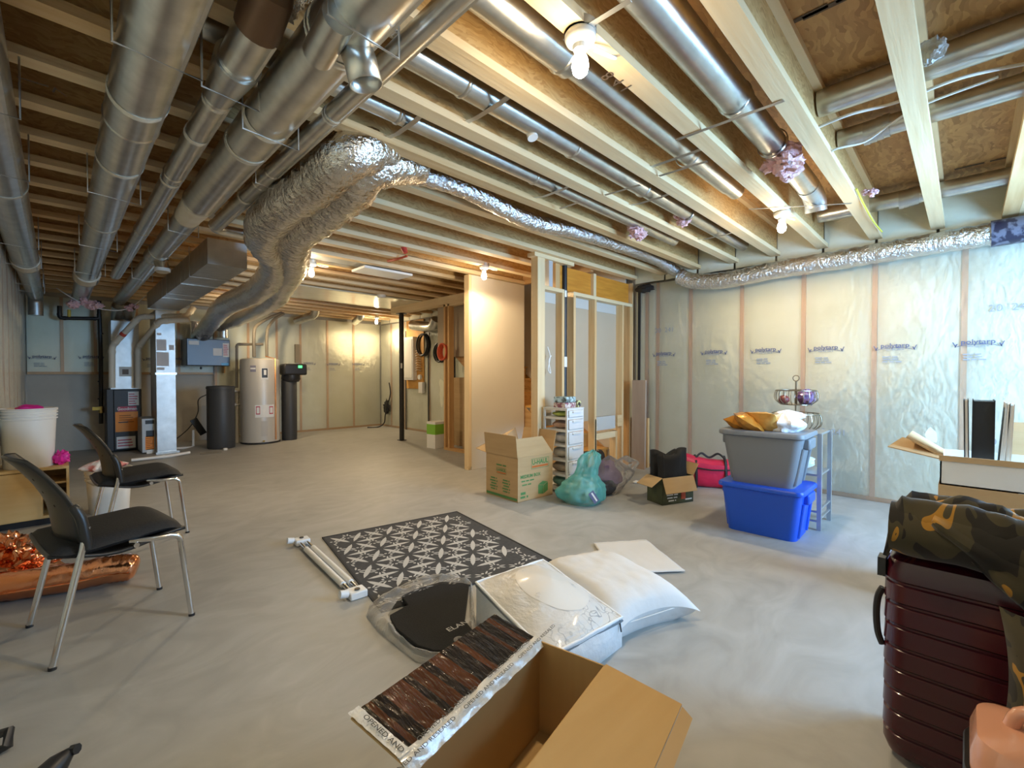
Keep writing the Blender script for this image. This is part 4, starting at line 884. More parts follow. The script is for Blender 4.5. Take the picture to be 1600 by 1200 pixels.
# ---- plastic bags
TEAL = film_mat('teal_bag', .42, (.20, .66, .64), 11, .5, .18)
CLEARB = film_mat('clear_bag', .08, (.75, .75, .78), 12, .5, .10)
def drape(mb, c, rx, ry, h, seed, amp=.22, nu=36, nv=24, lean=(0, 0)):
    c = Vector(c)
    def fn(u, v):
        a = 2*PI*u; k = v; prof = math.sin(min(1, .08+k*.92)*PI)**.6 if k < .5 else (1-((k-.5)/.5)**1.5)*.93+.07
        rr = 1+amp*noise.noise(Vector((math.cos(a)*1.6+seed, math.sin(a)*1.6, k*3)))+amp*.6*noise.noise(Vector((math.cos(a)*4, math.sin(a)*4+seed, k*2.2)))+amp*.35*k*math.sin(a*9+seed+k*3)
        return c+Vector((math.cos(a)*rx*prof*rr+lean[0]*k*k, math.sin(a)*ry*prof*rr+lean[1]*k*k, h*k))
    return mb.grid(fn, nu, nv, True)
tbg = thing('plastic_bag', 'knotted teal plastic shopping bag on the floor', 'bag', (3.30, 2.42, 0))
def sack(c, R, h, prof, lean, seed, amp=.16, nu=64, nv=40):
    c = Vector(c); n = len(prof)-1
    def fn(u, v):
        a = 2*PI*u; k = min(int(v*n), n-1); f_ = v*n-k; f_ = f_*f_*(3-2*f_); r = prof[k]*(1-f_)+prof[k+1]*f_
        d = Vector((math.cos(a), math.sin(a), 0))
        rr = 1+amp*noise.noise(Vector((d.x*1.5+seed, d.y*1.5, v*2.5)))+amp*(.35+v)*.7*math.sin(a*7+seed+v*4+2*noise.noise(Vector((d.x*2, d.y*2, v*3))))*noise.noise(Vector((d.x*2, seed, v*4)))*2
        rr += amp*.35*noise.noise(Vector((d.x*6, d.y*6+seed, v*9)))
        return c+d*(R*r*rr)+Vector((lean[0]*v*v, lean[1]*v*v, max(.002, h*v+.02*noise.noise(Vector((d.x*3, d.y*3, v*5+seed)))*v)))
    return MB().grid(fn, nu, nv, True)
sack((3.36, 2.46, 0), .205, .47, [.75, 1.0, 1.02, .92, .70, .52, .47, .50, .42, .06], (.10, -.05), 3).build('bag_film', TEAL, tbg, ang=85)
MB().blob((3.37, 2.47, .11), .13, .12, .10, .4, seed=5).build('bag_contents', mat('teal_contents', (.30, .58, .58), .7, 0, (.62, .78, .76), 5), tbg)
BL = frame((3.262, 2.262, .10), (.5, -.25, -.8), (.75, -.38, .55)); MB().box(-.055, .055, -.028, .028, -.001, .001, BL).build('bag_label', PRINT, tbg); m = MB(); add_text(m, '~5', BL @ Matrix.Translation((0, .004, .002)), .03); m.build('bag_print', PAPER, tbg)
cb = thing('plastic_bag', 'clear plastic bag holding purple and grey garments', 'bag', (3.85, 2.5, 0))
drape(MB(), (3.84, 2.48, .0), .24, .19, .36, 13, .3).build('bag_film', CLEARB, cb, ang=85)
drape(MB(), (4.02, 2.40, .19), .14, .10, .16, 17, .4).build('bag_neck', CLEARB, cb, ang=85)
MB().blob((3.80, 2.50, .16), .17, .14, .15, .3, seed=8).build('garments', mat('purple_cloth', (.10, .06, .14), .8, 0, (.24, .17, .28), 6), cb)
MB().blob((3.72, 2.44, .09), .10, .09, .08, .3, seed=10).build('garments', mat('charcoal_cloth', (.06, .06, .07), .85), cb)
MB().blob(P2(994, 753, .012), .05, .03, .011, .6, seed=2).build('paper_scrap', PAPER, label='tiny white scrap on the floor by the clear bag', cat='scrap')
# black pipe under stairs
o = thing('drain_fitting', 'black plastic pipe lying under the stairs', 'pipe', (4.7, 3.4, .1)); MB().tube([(4.45, 3.35, .13), (4.86, 3.28, .13)], .085, 20).build('pipe_run', BLACK, o)
for x in (4.72, 4.8): ring(MB(), (x, 3.305, .13), (1, -.17, 0), .086, .006, .02).build('clamp', GALVD, o)
# ---- leaning board
MB().box(5.02, 5.055, 2.77, 2.95, 0, 1.17, Matrix.Translation((.035, 0, 0)) @ Matrix.Rotation(.015, 4, 'Y')).build('leaning_board', mat('brown_board', (.34, .23, .16), .65, 0, (.42, .30, .21), 3, (6, 6, .6)), label='tall brown wooden plank leaning in the corner', cat='board')
MB().box(5.19, 5.235, 2.80, 3.0, 0, .62).build('offcut_board', LZ1, label='short dark offcut standing behind the tall plank', cat='board')
# ---- small dark carton with black bag
DKB = mat('dark_printed_box', (.03, .035, .02), .6, 0, (.12, .13, .06), 7)
A = Vector((3.771, 1.889, 0)); B = Vector((4.106, 1.757, 0)); D = Vector((3.856, 2.06, 0)); ux = (B-A).normalized(); uy = Vector((-ux.y, ux.x, 0)); ang = math.atan2(ux.y, ux.x)
sb2 = thing('printed_box', 'small dark printed box with open brown flaps', 'box', A, ang); W_, D_, H_ = .36, .20, .24
for q in ((0, W_, 0, .005), (0, W_, D_-.005, D_), (0, .005, 0, D_), (W_-.005, W_, 0, D_)): MB().box(*q, 0, H_).build('side_panel', DKB, sb2, world=False)
MB().box(0, W_, 0, D_, 0, .005).build('bottom_panel', DKB, sb2, world=False)
MB().sheet([(0, 0, H_), (W_, 0, H_), (W_-.0, -.05, H_-.13), (0.0, -.05, H_-.13)], .004).build('flap', CARD, sb2, world=False)
MB().sheet([(0, 0, H_), (0, D_, H_), (-.12, D_, H_-.07), (-.12, 0, H_-.07)], .004).build('flap', CARD, sb2, world=False)
MB().sheet([(W_, 0, H_), (W_, D_, H_), (W_+.06, D_, H_+.10), (W_+.06, 0, H_+.10)], .004).build('flap', CARD, sb2, world=False)
m = MB()
for k in range(3): add_text(m, ('~9', '~8', '~6')[k], PM[sb2.name] @ frame((.11, -.004, .085-.026*k), (1, 0, 0), (0, 0, 1)), .024)
add_text(m, '~5', PM[sb2.name] @ frame((.30, -.004, .03), (1, 0, 0), (0, 0, 1)), .026); m.build('print', PAPER, sb2)
MB().box(.215, .265, -.004, -.001, .035, .095).build('red_picture', mat('red_picture', (.55, .08, .03), .5), sb2, world=False)
bb = thing('black_bag', 'folded black fabric bag standing in the printed box', 'bag', (3.96, 1.93, .02), ang)
MB().grid(lambda u, v: (-.15+.30*u+.012*noise.noise(Vector((u*3, v*4, 1))), -.065+.02*math.sin(u*9)*v, .0+.44*v-.03*math.sin(u*5)*v), 14, 10).build('front_panel', mat('black_cloth', (.012, .012, .014), .8), bb, world=False, solid=.05)
MB().grid(lambda u, v: (-.14+.28*u, .045+.02*math.sin(u*7+2)*v, .0+.42*v+.03*math.sin(u*6+1)*v), 14, 10).build('back_panel', mat('black_cloth', (.012, .012, .014), .8), bb, world=False, solid=.06)
# ---- red duffel
RED = mat('red_nylon', (.62, .012, .06), .45, 0, (.50, .008, .045), 9, bump=.3, bscale=14)
rb = thing('duffel_bag', 'red duffel bag with black straps by the right wall', 'bag', (4.78, 1.88, 0), -1.05)
def duf(u, v):
    x = -.33+.66*u; a = 2*PI*v; k = (1-abs(2*u-1)**6)**.4
    h = .15*(1+.45*max(0, .5-u)); y = .12*math.copysign(abs(math.cos(a))**.6, math.cos(a))*(.35+.65*k); z = h+h*math.copysign(abs(math.sin(a))**.6, math.sin(a))*(.55+.45*k)-.02*math.sin(PI*u)*(math.sin(a) > .5)
    return (x, y, z+.008*noise.noise(Vector((u*8, v*8, 0))))
MB().grid(lambda u, v: duf(v, u), 28, 20, True).build('body', RED, rb, world=False)
for x in (-.14, .14): MB().tube([(x, -.135, .01), (x, -.137, .14), (x, -.10, .27), (x, .0, .315)], .014, 6).build('strap', BLACK, rb, world=False)
MB().tube(spline([(-.14, -.06, .30), (-.08, -.02, .345), (0, 0, .30), (.08, -.02, .345), (.14, -.06, .30)], 5), .011, 6).build('handle', BLACK, rb, world=False)
MB().tube([(-.30, -.11, .225), (0, -.137, .195), (.30, -.11, .20)], .007, 6).build('zip', BLACK, rb, world=False)
# ---- totes
def tote(name, label, c, rz, bw, bd, tw, td, h, m, lid=True):
    o = thing(name, label, 'storage tote', c, rz)
    def ringp(w, d, r, z, n=6):
        pts = []
        for sx, sy, a0 in ((1, 1, 0), (-1, 1, PI/2), (-1, -1, PI), (1, -1, 3*PI/2)):
            for k in range(n+1): a = a0+PI/2*k/n; pts.append(Vector((sx*(w/2-r)+r*math.cos(a), sy*(d/2-r)+r*math.sin(a), z)))
        return pts
    def skin(mb, rings):
        b = len(mb.v); n = len(rings[0])
        for r in rings: mb.v += r
        for i in range(len(rings)-1):
            for k in range(n): mb.f.append((b+i*n+k, b+i*n+(k+1) % n, b+(i+1)*n+(k+1) % n, b+(i+1)*n+k))
        mb.f.append(tuple(range(b, b+n))[::-1]); mb.f.append(tuple(range(b+(len(rings)-1)*n, b+len(rings)*n))); mb.sm = True; return mb
    L = lambda t: (bw+(tw-bw)*t, bd+(td-bd)*t)
    skin(MB(), [ringp(*L(0), .05, .004), ringp(*L(.02), .055, .0), ringp(*L(.06), .055, .02), ringp(*L(.74), .05, h*.74), ringp(*L(.80), .05, h*.80), ringp(*L(1), .05, h*.96)]).build('tub', m, o, world=False)
    skin(MB(), [ringp(tw+.005, td+.005, .05, h*.90), ringp(tw+.035, td+.035, .055, h*.92), ringp(tw+.035, td+.035, .055, h*.97), ringp(tw+.02, td+.02, .05, h)]).build('rim' if not lid else 'lid', m, o, world=False)
    for sx in (-1, 1):
        MB().cbox((sx*(tw/2+.0), 0, h*.70), .05, td*.45, h*.20).build('handle', m, o, world=False, bevel=.012)
        for y in (-.12, .12): MB().tube([(sx*(bw/2+.004), y, .02), (sx*(L(.74)[0]/2+.004), y, h*.72)], .012, 8).build('corner_rib', m, o, world=False)
    return o
BLUEP = mat('blue_tote_plastic', (.010, .095, .68), .36); GRYP = mat('grey_tote_plastic', (.20, .215, .235), .45)
tote('storage_tote', 'bright blue storage tote with lid on the floor', (3.745, 1.045, 0), PI/2+.02, .45, .36, .53, .44, .36, BLUEP)
tote('storage_tote', 'grey storage tote stacked on the blue tote', (3.745, 1.045, .360), PI/2+.02, .40, .32, .53, .44, .39, GRYP, False)
FOILO = mat('orange_snack_foil', (.62, .28, .04), .25, .35, (.45, .16, .02), 5, bump=.5, bscale=16)
def packet(label, c, sx, sy, rz, tilt, m, seed):
    M = Matrix.Translation(c) @ Matrix.Rotation(rz, 4, 'Z') @ Matrix.Rotation(tilt, 4, 'X'); mb = MB()
    for s in (1, -1): mb.grid(lambda u, v: M @ Vector((sx*(u-.5), sy*(v-.5), s*.065*(math.sin(PI*u)**.5)*(math.sin(PI*v)**.7)+.008*noise.noise(Vector((u*6+seed, v*6, s))))), 14, 14)
    return mb.build('snack_packet', m, label=label, cat='snack bag')
packet('crinkled orange snack bag lying left in the grey tote', (3.66, 1.15, .80), .26, .22, .4, .55, FOILO, 1)
packet('orange snack bag standing against the white bag', (3.66, 1.04, .81), .22, .20, 1.3, .75, mat('orange_snack_foil_light', (.80, .48, .14), .28, .3, (.62, .26, .03), 7, bump=.5, bscale=14), 4)
packet('small amber snack bag with a curled corner', (3.72, 1.22, .79), .20, .18, -.4, .25, FOILO, 7)
wbg = thing('plastic_bag', 'puffy white plastic bag on the grey tote', 'bag', (3.70, .93, .74)); WB = mat('white_bag', (.86, .86, .88), .4, bump=.6, bscale=16)
drape(MB(), (3.70, .92, .735), .11, .12, .15, 23, .3).build('bag_body', WB, wbg); drape(MB(), (3.78, .92, .83), .05, .10, .07, 27, .5).build('bag_knot', WB, wbg)
# ---- steel rack with two-tier wire basket
RK = mat('rack_steel', (.49, .49, .49), .4, .7)
rk = thing('steel_rack', 'small grey steel rack behind the stacked totes', 'shelf', (4.16, 1.05, 0)); rx0, rx1, ry0, ry1 = 3.985, 4.33, .76, 1.34
for x in (rx0, rx1):
    for y in (ry0, ry1): MB().box(x-.014, x+.014, y-.014, y+.014, 0, .72).build('leg', RK, rk)
for z in (.06, .13, .40, .706): 
    if z > .3: MB().box(rx0, rx1, ry0, ry1, z, z+.014).build('shelf', RK, rk)
    else: MB().box(rx0-.008, rx0+.008, ry0, ry1, z, z+.012).build('rail', RK, rk); MB().box(rx0, rx1, ry0-.008, ry0+.008, z+.02, z+.032).build('rail', RK, rk)
MB().blob((4.14, .95, .472), .12, .13, .05, .3, seed=31).build('folded_cloth', mat('white_cloth', (.80, .82, .86), .8), label='folded white cloth on the rack middle shelf', cat='cloth')
bw_ = mat('basket_wire', (.35, .30, .22), .3, 1)
bk = thing('wire_basket', 'two tier round wire fruit basket on the steel rack', 'basket', (4.12, .95, .72))
def wirebowl(z0, R, h):
    for z, r in ((z0, R*.72), (z0+h, R*.95)): MB().tube([(4.12+r*math.cos(2*PI*k/28), .95+r*math.sin(2*PI*k/28), z) for k in range(28)], .004, 6, close=True).build('ring', bw_, bk)
    MB().lathe([(.0001, z0), (R*.72, z0), (R*.72, z0+.003), (.0001, z0+.003)], 24, Matrix.Translation((4.12, .95, 0)), caps=False).build('tray', bw_, bk)
    for k in range(22):
        a = 2*PI*k/22; P = [(4.12+rr*math.cos(a), .95+rr*math.sin(a), zz) for rr, zz in ((R*.72, z0), (R*.98, z0+h*.3), (R*1.03, z0+h*.65), (R*.95, z0+h))]
        MB().tube(spline(P, 3), .0028, 5).build('wire', bw_, bk)
wirebowl(.724, .17, .13); wirebowl(.925, .145, .11)
MB().tube([(4.12, .95, .724), (4.12, .95, 1.11)], .006, 8).build('stem', bw_, bk); MB().tube([(4.12, .95+.022*math.cos(2*PI*k/16), 1.13+.022*math.sin(2*PI*k/16)) for k in range(16)], .004, 6, close=True).build('hook_ring', bw_, bk)
MB().blob((4.07, 1.02, .962), .04, .04, .034, .08, seed=3).build('fruit', mat('dark_red_fruit', (.16, .035, .03), .45), label='dark red fruit in the upper wire basket', cat='fruit')
MB().blob((4.15, .89, .985), .075, .06, .058, .5, 4, seed=41).build('snack_wrapper', mat('purple_foil', (.16, .05, .18), .3, .3, (.45, .36, .55), 12), label='crumpled purple wrapper in the upper wire basket', cat='wrapper')
# ---- patterned mat
c0 = Vector((1.308, 3.21, 0)); cT = Vector((2.368, 3.025, 0)); ex = (cT-c0).normalized(); ey = Vector((ex.y, -ex.x, 0))
Wm, Lm = (cT-c0).length, 1.24
rg = thing('patterned_mat', 'charcoal mat with pale leaf star pattern on concrete', 'rug', c0, math.atan2(ex.y, ex.x))
MB().box(0, Wm, -Lm, 0, 0, .006).build('mat_base', mat('mat_charcoal', (.045, .047, .052), .85, 0, (.07, .072, .078), 60), rg, world=False)
MB().box(.0, Wm, -.012, 0, .006, .008).box(0, Wm, -Lm, -Lm+.012, .006, .008).box(0, .012, -Lm, 0, .006, .008).box(Wm-.012, Wm, -Lm, 0, .006, .008).build('mat_border', mat('mat_edge', (.03, .03, .034), .8), rg, world=False)
m = MB()
def leaf(a, b, w, n=5):
    a = Vector(a); b = Vector(b); d = b-a; nn = Vector((-d.y, d.x)).normalized(); pts = []
    for k in range(n+1): t_ = k/n; pts.append(a+d*t_+nn*w*(math.sin(PI*t_)**.7))
    for k in range(n-1, 0, -1): t_ = k/n; pts.append(a+d*t_-nn*w*(math.sin(PI*t_)**.7))
    if all(.02 < p.x < Wm-.02 and -Lm+.02 < p.y < -.02 for p in pts): m.quad(*[(p.x, p.y, .0072) for p in pts])
g = .236; gh = g*math.sqrt(3)/2
nodes = [Vector((.03+i*g+(g/2 if j % 2 else 0), -.03-j*gh)) for j in range(-1, 10) for i in range(-1, 8)]
for p in nodes:
    for k in range(6):
        a = PI/3*k; d = Vector((math.cos(a), math.sin(a))); n2 = Vector((-d.y, d.x))
        if k < 3: leaf(p+d*.026, p+d*(g-.026), .0165)
        c = p+Vector((math.cos(a+PI/6), math.sin(a+PI/6)))*(g/math.sqrt(3))
        if k in (0, 1):
            for q in range(3):
                b = a+PI/6+PI/3+2*PI*q/3; e = Vector((math.cos(b), math.sin(b))); leaf(c+e*.018, c+e*.036, .0095, 4)
                b2 = b+PI/3
                for s in (-.28, .28): e = Vector((math.cos(b2+s), math.sin(b2+s))); leaf(c+e*.018, c+e*.062, .0058, 4)
m.build('leaf_pattern', mat('mat_pale', (.60, .59, .57), .85), rg, world=False)
# ---- twin extension rods
ro = thing('extension_rods', 'pair of white telescopic rods with end brackets on the floor', 'rods', (1.12, 2.7, 0))
a, b = Vector((1.165, 3.20, .022)), Vector((1.085, 2.22, .022)); d = (b-a).normalized(); s_ = Vector((d.y, -d.x, 0))
for k in (-1, 1):
    o_ = s_*.021*k; MB().tube([a+o_+d*.06, a+o_+d*.22], .012, 14).build('inner_tube', CHROME, ro); MB().tube([a+o_+d*.18, a+o_+d*.84], .017, 16).build('outer_tube', WHITE, ro); MB().tube([a+o_+d*.83, b+o_-d*.03], .012, 14).build('inner_tube', CHROME, ro)
for c_, sg in ((a, -1), (b, 1)):
    M = frame(c_, d*sg, s_); MB().box(-.05, .03, -.045, .045, -.018, .02, M).build('end_bracket', mat('bracket_white', (.84, .86, .88), .35), ro, bevel=.006)
    MB().tube([c_+s_*.05+Vector((0, 0, .012)), c_+s_*.09+Vector((0, 0, .02))], .02, 12).build('bracket_tab', mat('bracket_white', (.84, .86, .88), .35), ro); MB().lathe([(.014, 0), (.014, .004)], 14, Matrix.Translation(c_+Vector((0, 0, .021)))).build('screw_hole', BLACK, ro)
# ================================================================ FOREGROUND
WCL = mat('white_cotton', (.66, .655, .64), .8, 0, (.73, .72, .71), 3, bump=.25, bscale=9)
# ---- folded pillowcase
Q = [Vector((2.557, 1.772, 0)), Vector((2.863, 1.549, 0)), Vector((2.573, 1.147, 0)), Vector((2.246, 1.414, 0))]
def pcf(u, v): p = (Q[0]*(1-u)+Q[1]*u)*(1-v)+(Q[3]*(1-u)+Q[2]*u)*v; return (p.x, p.y, .012+.004*noise.noise(Vector((u*4, v*4, 2)))+.004*abs(noise.noise(Vector((u*9, v*3, 5)))))
o = thing('pillowcase', 'flat folded white pillowcase lying on the concrete', 'pillowcase', Q[0]*.5+Q[2]*.5)
MB().grid(pcf, 24, 24).build('upper_layer', WCL, o, solid=.006); MB().grid(lambda u, v: Vector(pcf(.01+u*.97, .02+v*.95))-Vector((0, 0, .0085)), 12, 12).build('lower_layer', WCL, o, solid=.004)
for k in (0, 1): MB().tube([Vector(pcf(i/12, k))+Vector((0, 0, .001)) for i in range(13)], .004, 6).build('hem', WCL, o)
# ---- pillow
def cushion(mb, c, ux, uy, L, W, H, seed=0, dent=0, pinch=.12, z0=.0, lift=0):
    c = Vector(c); ux = Vector(ux).normalized(); uy = Vector(uy).normalized()
    for s in (1, -1):
        def fn(u, v, s=s):
            a = 2*u-1; b = 2*v-1; px_ = 1-pinch*(1-abs(b)**2)*abs(a)**3*0; k = ((1-a**4)*(1-b**4))
            k = max(k, 0)**.55
            ea = a*(1-pinch*(1-b*b)*abs(a)**2); eb = b*(1-pinch*(1-a*a)*abs(b)**2)
            z = H/2*(1+s*k)+.012*noise.noise(Vector((a*2+seed, b*2, s)))*k+.006*noise.noise(Vector((a*6, b*6+seed, s)))*k
            if s < 0: z = max(z-H*.32*k, 0)
            return c+ux*(ea*L/2)+uy*(eb*W/2)+Vector((0, 0, z0+z*(1)-(H*.22)*(abs(a)**3)*(abs(b)**3)))
        mb.grid(fn, 28, 28)
    return mb
o = thing('pillow', 'white bed pillow leaning against the zipped bag', 'pillow', (1.95, 1.30, 0))
cushion(MB(), (1.965, 1.275, .0), (.3, .954, 0), (-.954, .3, 0), .70, .52, .18, 2, pinch=.16).build('cushion', WCL, o)
MB().tube([Vector((1.965, 1.275, .075))+Vector((.3, .954, 0))*(-.305)+Vector((-.954, .3, 0))*k for k in (-.19, -.07, .07, .19)], .003, 6).build('seam', WCL, o)
# ---- zipped quilt bag
def quilt_mat():
    m = bpy.data.materials.new('quilt_in_clear_bag'); nt = nodes_of(m); n = nt.nodes; l = nt.links; b = n['Principled BSDF']
    tc = n.new('ShaderNodeTexCoord'); n1 = n.new('ShaderNodeTexNoise'); n1.inputs['Scale'].default_value = 3.2; n1.inputs['Detail'].default_value = 2
    v = n.new('ShaderNodeTexVoronoi'); v.feature = 'DISTANCE_TO_EDGE'; v.inputs['Scale'].default_value = 16; n3 = n.new('ShaderNodeTexNoise'); n3.inputs['Scale'].default_value = 9; mx3 = n.new('ShaderNodeVectorMath'); mx3.operation = 'MULTIPLY_ADD'; mx3.inputs[1].default_value = (.2, .2, .2)
    c1 = n.new('ShaderNodeValToRGB'); c1.color_ramp.elements[0].color = (.66, .65, .63, 1); c1.color_ramp.elements[1].color = (.70, .675, .63, 1); c1.color_ramp.elements[0].position = .56; c1.color_ramp.elements[1].position = .72
    c2 = n.new('ShaderNodeValToRGB'); c2.color_ramp.elements[0].color = (.30, .34, .40, 1); c2.color_ramp.elements[1].color = (1, 1, 1, 1); c2.color_ramp.elements[0].position = .0; c2.color_ramp.elements[1].position = .05
    n4 = n.new('ShaderNodeTexNoise'); n4.inputs['Scale'].default_value = 2.0; c4 = n.new('ShaderNodeValToRGB'); c4.color_ramp.elements[0].position = .45; c4.color_ramp.elements[1].position = .6
    mx = n.new('ShaderNodeMix'); mx.data_type = 'RGBA'; mx.blend_type = 'MULTIPLY'
    l.new(tc.outputs['Object'], n1.inputs['Vector']); l.new(tc.outputs['Object'], n3.inputs['Vector']); l.new(tc.outputs['Object'], n4.inputs['Vector']); l.new(n3.outputs['Color'], mx3.inputs[0]); l.new(tc.outputs['Object'], mx3.inputs[2]); l.new(mx3.outputs[0], v.inputs['Vector'])
    l.new(n1.outputs['Fac'], c1.inputs['Fac']); l.new(v.outputs['Distance'], c2.inputs['Fac']); l.new(n4.outputs['Fac'], c4.inputs['Fac']); l.new(c4.outputs['Color'], mx.inputs[0]); l.new(c1.outputs['Color'], mx.inputs[6]); l.new(c2.outputs['Color'], mx.inputs[7]); l.new(mx.outputs[2], b.inputs['Base Color'])
    b.inputs['Roughness'].default_value = .35; b.inputs['Coat Weight'].default_value = .5; b.inputs['Coat Roughness'].default_value = .15
    t2 = n.new('ShaderNodeTexNoise'); t2.inputs['Scale'].default_value = 14; t2.inputs['Detail'].default_value = 4; bp = n.new('ShaderNodeBump'); bp.inputs['Strength'].default_value = .35; bp.inputs['Distance'].default_value = .02; l.new(t2.outputs['Fac'], bp.inputs['Height']); l.new(bp.outputs['Normal'], b.inputs['Normal']); return m
K = [Vector((1.335, 1.565, 0)), Vector((1.72, 1.50, 0)), Vector((1.68, 1.02, 0)), Vector((1.20, 1.02, 0))]   # left, back, right, front
zt = [.21, .22, .125, .17]
zb = thing('quilt_bag', 'clear zipped bag holding a folded floral quilt', 'bedding bag', (K[0]+K[2])/2)
def bag(u, v):                                             # u around, v up the side
    i = int(u*4) % 4; f_ = u*4-int(u*4); a, b = K[i], K[(i+1) % 4]; p = a*(1-f_)+b*f_; c = (K[0]+K[2])/2
    h = zt[i]*(1-f_)+zt[(i+1) % 4]*f_; bul = .022*math.sin(PI*f_)*math.sin(PI*min(v, 1))
    return p+(p-c).normalized()*bul+Vector((0, 0, h*v+.006*noise.noise(Vector((u*16, v*3, 0)))*v))
MB().grid(bag, 40, 8, True).build('side_panel', mat('bag_side_vinyl', (.68, .69, .70), .3, 0, (.76, .78, .80), 5, bump=.4, bscale=18, coat=.4), zb)
def top(u, v):
    p = (K[0]*(1-u)+K[1]*u)*(1-v)+(K[3]*(1-u)+K[2]*u)*v; h = (zt[0]*(1-u)+zt[1]*u)*(1-v)+(zt[3]*(1-u)+zt[2]*u)*v
    return (p.x, p.y, h+.075*(math.sin(PI*u)*math.sin(PI*v))**.8+.008*noise.noise(Vector((u*6, v*6, 2))))
MB().grid(top, 28, 28).build('top_panel', quilt_mat(), zb)
PIPG = mat('grey_piping', (.20, .22, .24), .5)
ed = [bag(i/40, 1) for i in range(40)]; MB().tube(ed, .006, 8, close=True).build('piping', mat('white_piping', (.86, .87, .88), .5), zb)
MB().tube([p-Vector((0, 0, .014)) for p in ed], .006, 8, close=True).build('zip_tape', PIPG, zb)
MB().tube([K[2]+Vector((-.02, 0, zt[2]-.005)), K[2]+Vector((-.03, -.015, zt[2]-.045))], .003, 6).build('zip_pull', BLACK, zb)
def lab(u, v): a = 2*PI*u; r = .36*v; q = top(min(max(.60+r*math.cos(a), .03), .97), min(max(.48+r*math.sin(a), .03), .97)); return (q[0], q[1], q[2]+.0015)
MB().grid(lab, 28, 4, True).build('paper_insert', mat('paper_insert', (.70, .675, .63), .5, coat=.4), zb)
# ---- car mats in film
cm = thing('car_mats', 'black carpet car mats in a torn clear film bag', 'car mat', P2(680, 970))
CMP = [(628, 934), (638, 946), (609, 962), (612, 972), (618, 982), (652, 1010), (678, 1018), (718, 1017), (748, 997), (726, 970), (733, 914), (688, 913)]
BCP = mat('black_carpet', (.010, .010, .011), .95, bump=.4, bscale=200)
poly = [P2(x, y, .035) for x, y in CMP]; MB().slab([(p.x, p.y) for p in poly], .022, .040).build('mat_top', BCP, cm, bevel=.004)
MB().slab([(p.x+.015, p.y+.02) for p in poly], .006, .020).build('mat_under', BCP, cm)
a = P2(706, 982, .041); b = P2(726, 973, .041); d = (b-a).normalized(); up = Vector((-d.y, d.x, 0)); m = MB(); add_text(m, 'ELANTRA', frame(a+d*.075, d, up), .042, bold=.01, sx=1.1); m.build('logo_text', mat('silver_thread', (.42, .42, .42), .6), cm)
p = P2(717, 1000, .041); MB().lathe([(.022, 0), (.022, .004), (.016, .006)], 20, Matrix.Translation(p)).build('eyelet', mat('eyelet_grey', (.12, .12, .12), .5), cm); MB().lathe([(.006, .004), (.006, .008)], 12, Matrix.Translation(p)).build('eyelet_hole', BLACK, cm)
FO = [(578, 942), (572, 960), (590, 985), (622, 1010), (650, 1032), (690, 1040), (735, 1045), (765, 1020), (745, 985), (738, 915), (715, 900), (690, 898), (650, 905), (612, 920)]
fo = [P2(x, y, .01) for x, y in FO]; cc = sum(fo, Vector())/len(fo); nF = len(fo)
inn = [P2(x, y, .03) for x, y in ((622, 938), (606, 962), (620, 988), (640, 1008), (655, 1016), (690, 1022), (722, 1022), (744, 1008), (736, 985), (735, 915), (722, 912), (690, 910), (655, 920), (632, 930))]
def filmf(u, v):
    k = u*nF; i = int(k) % nF; f_ = k-int(k); e = fo[i]*(1-f_)+fo[(i+1) % nF]*f_; w = inn[i]*(1-f_)+inn[(i+1) % nF]*f_; p = w+(e-w)*v
    return (p.x, p.y, max(.003, .034*(1-v)**.6+.030*math.sin(PI*v)*(.5+noise.noise(Vector((p.x*16, p.y*16, 1))))+.010*noise.noise(Vector((p.x*40, p.y*40, 4)))*math.sin(PI*v)))
MB().grid(filmf, 84, 12, True).build('film_bag', film_mat('bag_film_clear', .16, (.92, .90, .87), 22, .6, .22), cm)
# ---- large open carton with taped flap
P1 = Vector((1.085, .957, 0)); Pb = Vector((1.126, .737, 0)); u_ = Vector((-.985, -.172, 0)); w_ = (Pb-P1).normalized(); Wb = (Pb-P1).length; u_ = Vector((w_.y, -w_.x, 0)); Lb = .57; Hb = .30
CARDI = mat('carton_tan', (.47, .29, .11), .85, 0, (.52, .335, .14), 2, (1, 9, 1), bump=.03, bscale=12)
ob = thing('open_carton', 'large open tan carton with spread flaps and shiny resealing tape', 'box', P1)
def q(s, t_, z): return P1+u_*s+w_*t_+Vector((0, 0, z))
def panel(pts, name='side_panel', m=CARDI, th=.005): return MB().sheet(pts, th).build(name, m, ob)
panel([q(0, 0, 0), q(0, Wb, 0), q(0, Wb, Hb), q(0, 0, Hb)]); panel([q(Lb, 0, 0), q(Lb, Wb, 0), q(Lb, Wb, Hb), q(Lb, 0, Hb)])
panel([q(0, 0, 0), q(Lb, 0, 0), q(Lb, 0, Hb), q(0, 0, Hb)]); panel([q(0, Wb, 0), q(Lb, Wb, 0), q(Lb, Wb, Hb), q(0, Wb, Hb)]); panel([q(0, 0, .004), q(Lb, 0, .004), q(Lb, Wb, .004), q(0, Wb, .004)], 'bottom_panel')
panel([q(0, Wb, Hb), q(Lb, Wb, Hb), q(Lb, Wb+.215, Hb-.03), q(0, Wb+.215, Hb-.03)], 'flap')
panel([q(0.004, Wb+.216, Hb-.031), q(Lb, Wb+.216, Hb-.031), q(Lb, Wb+.245, Hb-.045), q(0.014, Wb+.245, Hb-.045)], 'torn_edge', CARD, .003)
panel([q(Lb, 0, Hb), q(Lb, Wb, Hb), q(Lb+.12, Wb, Hb-.02), q(Lb+.12, -.01, Hb-.02)], 'flap')             # near end flap
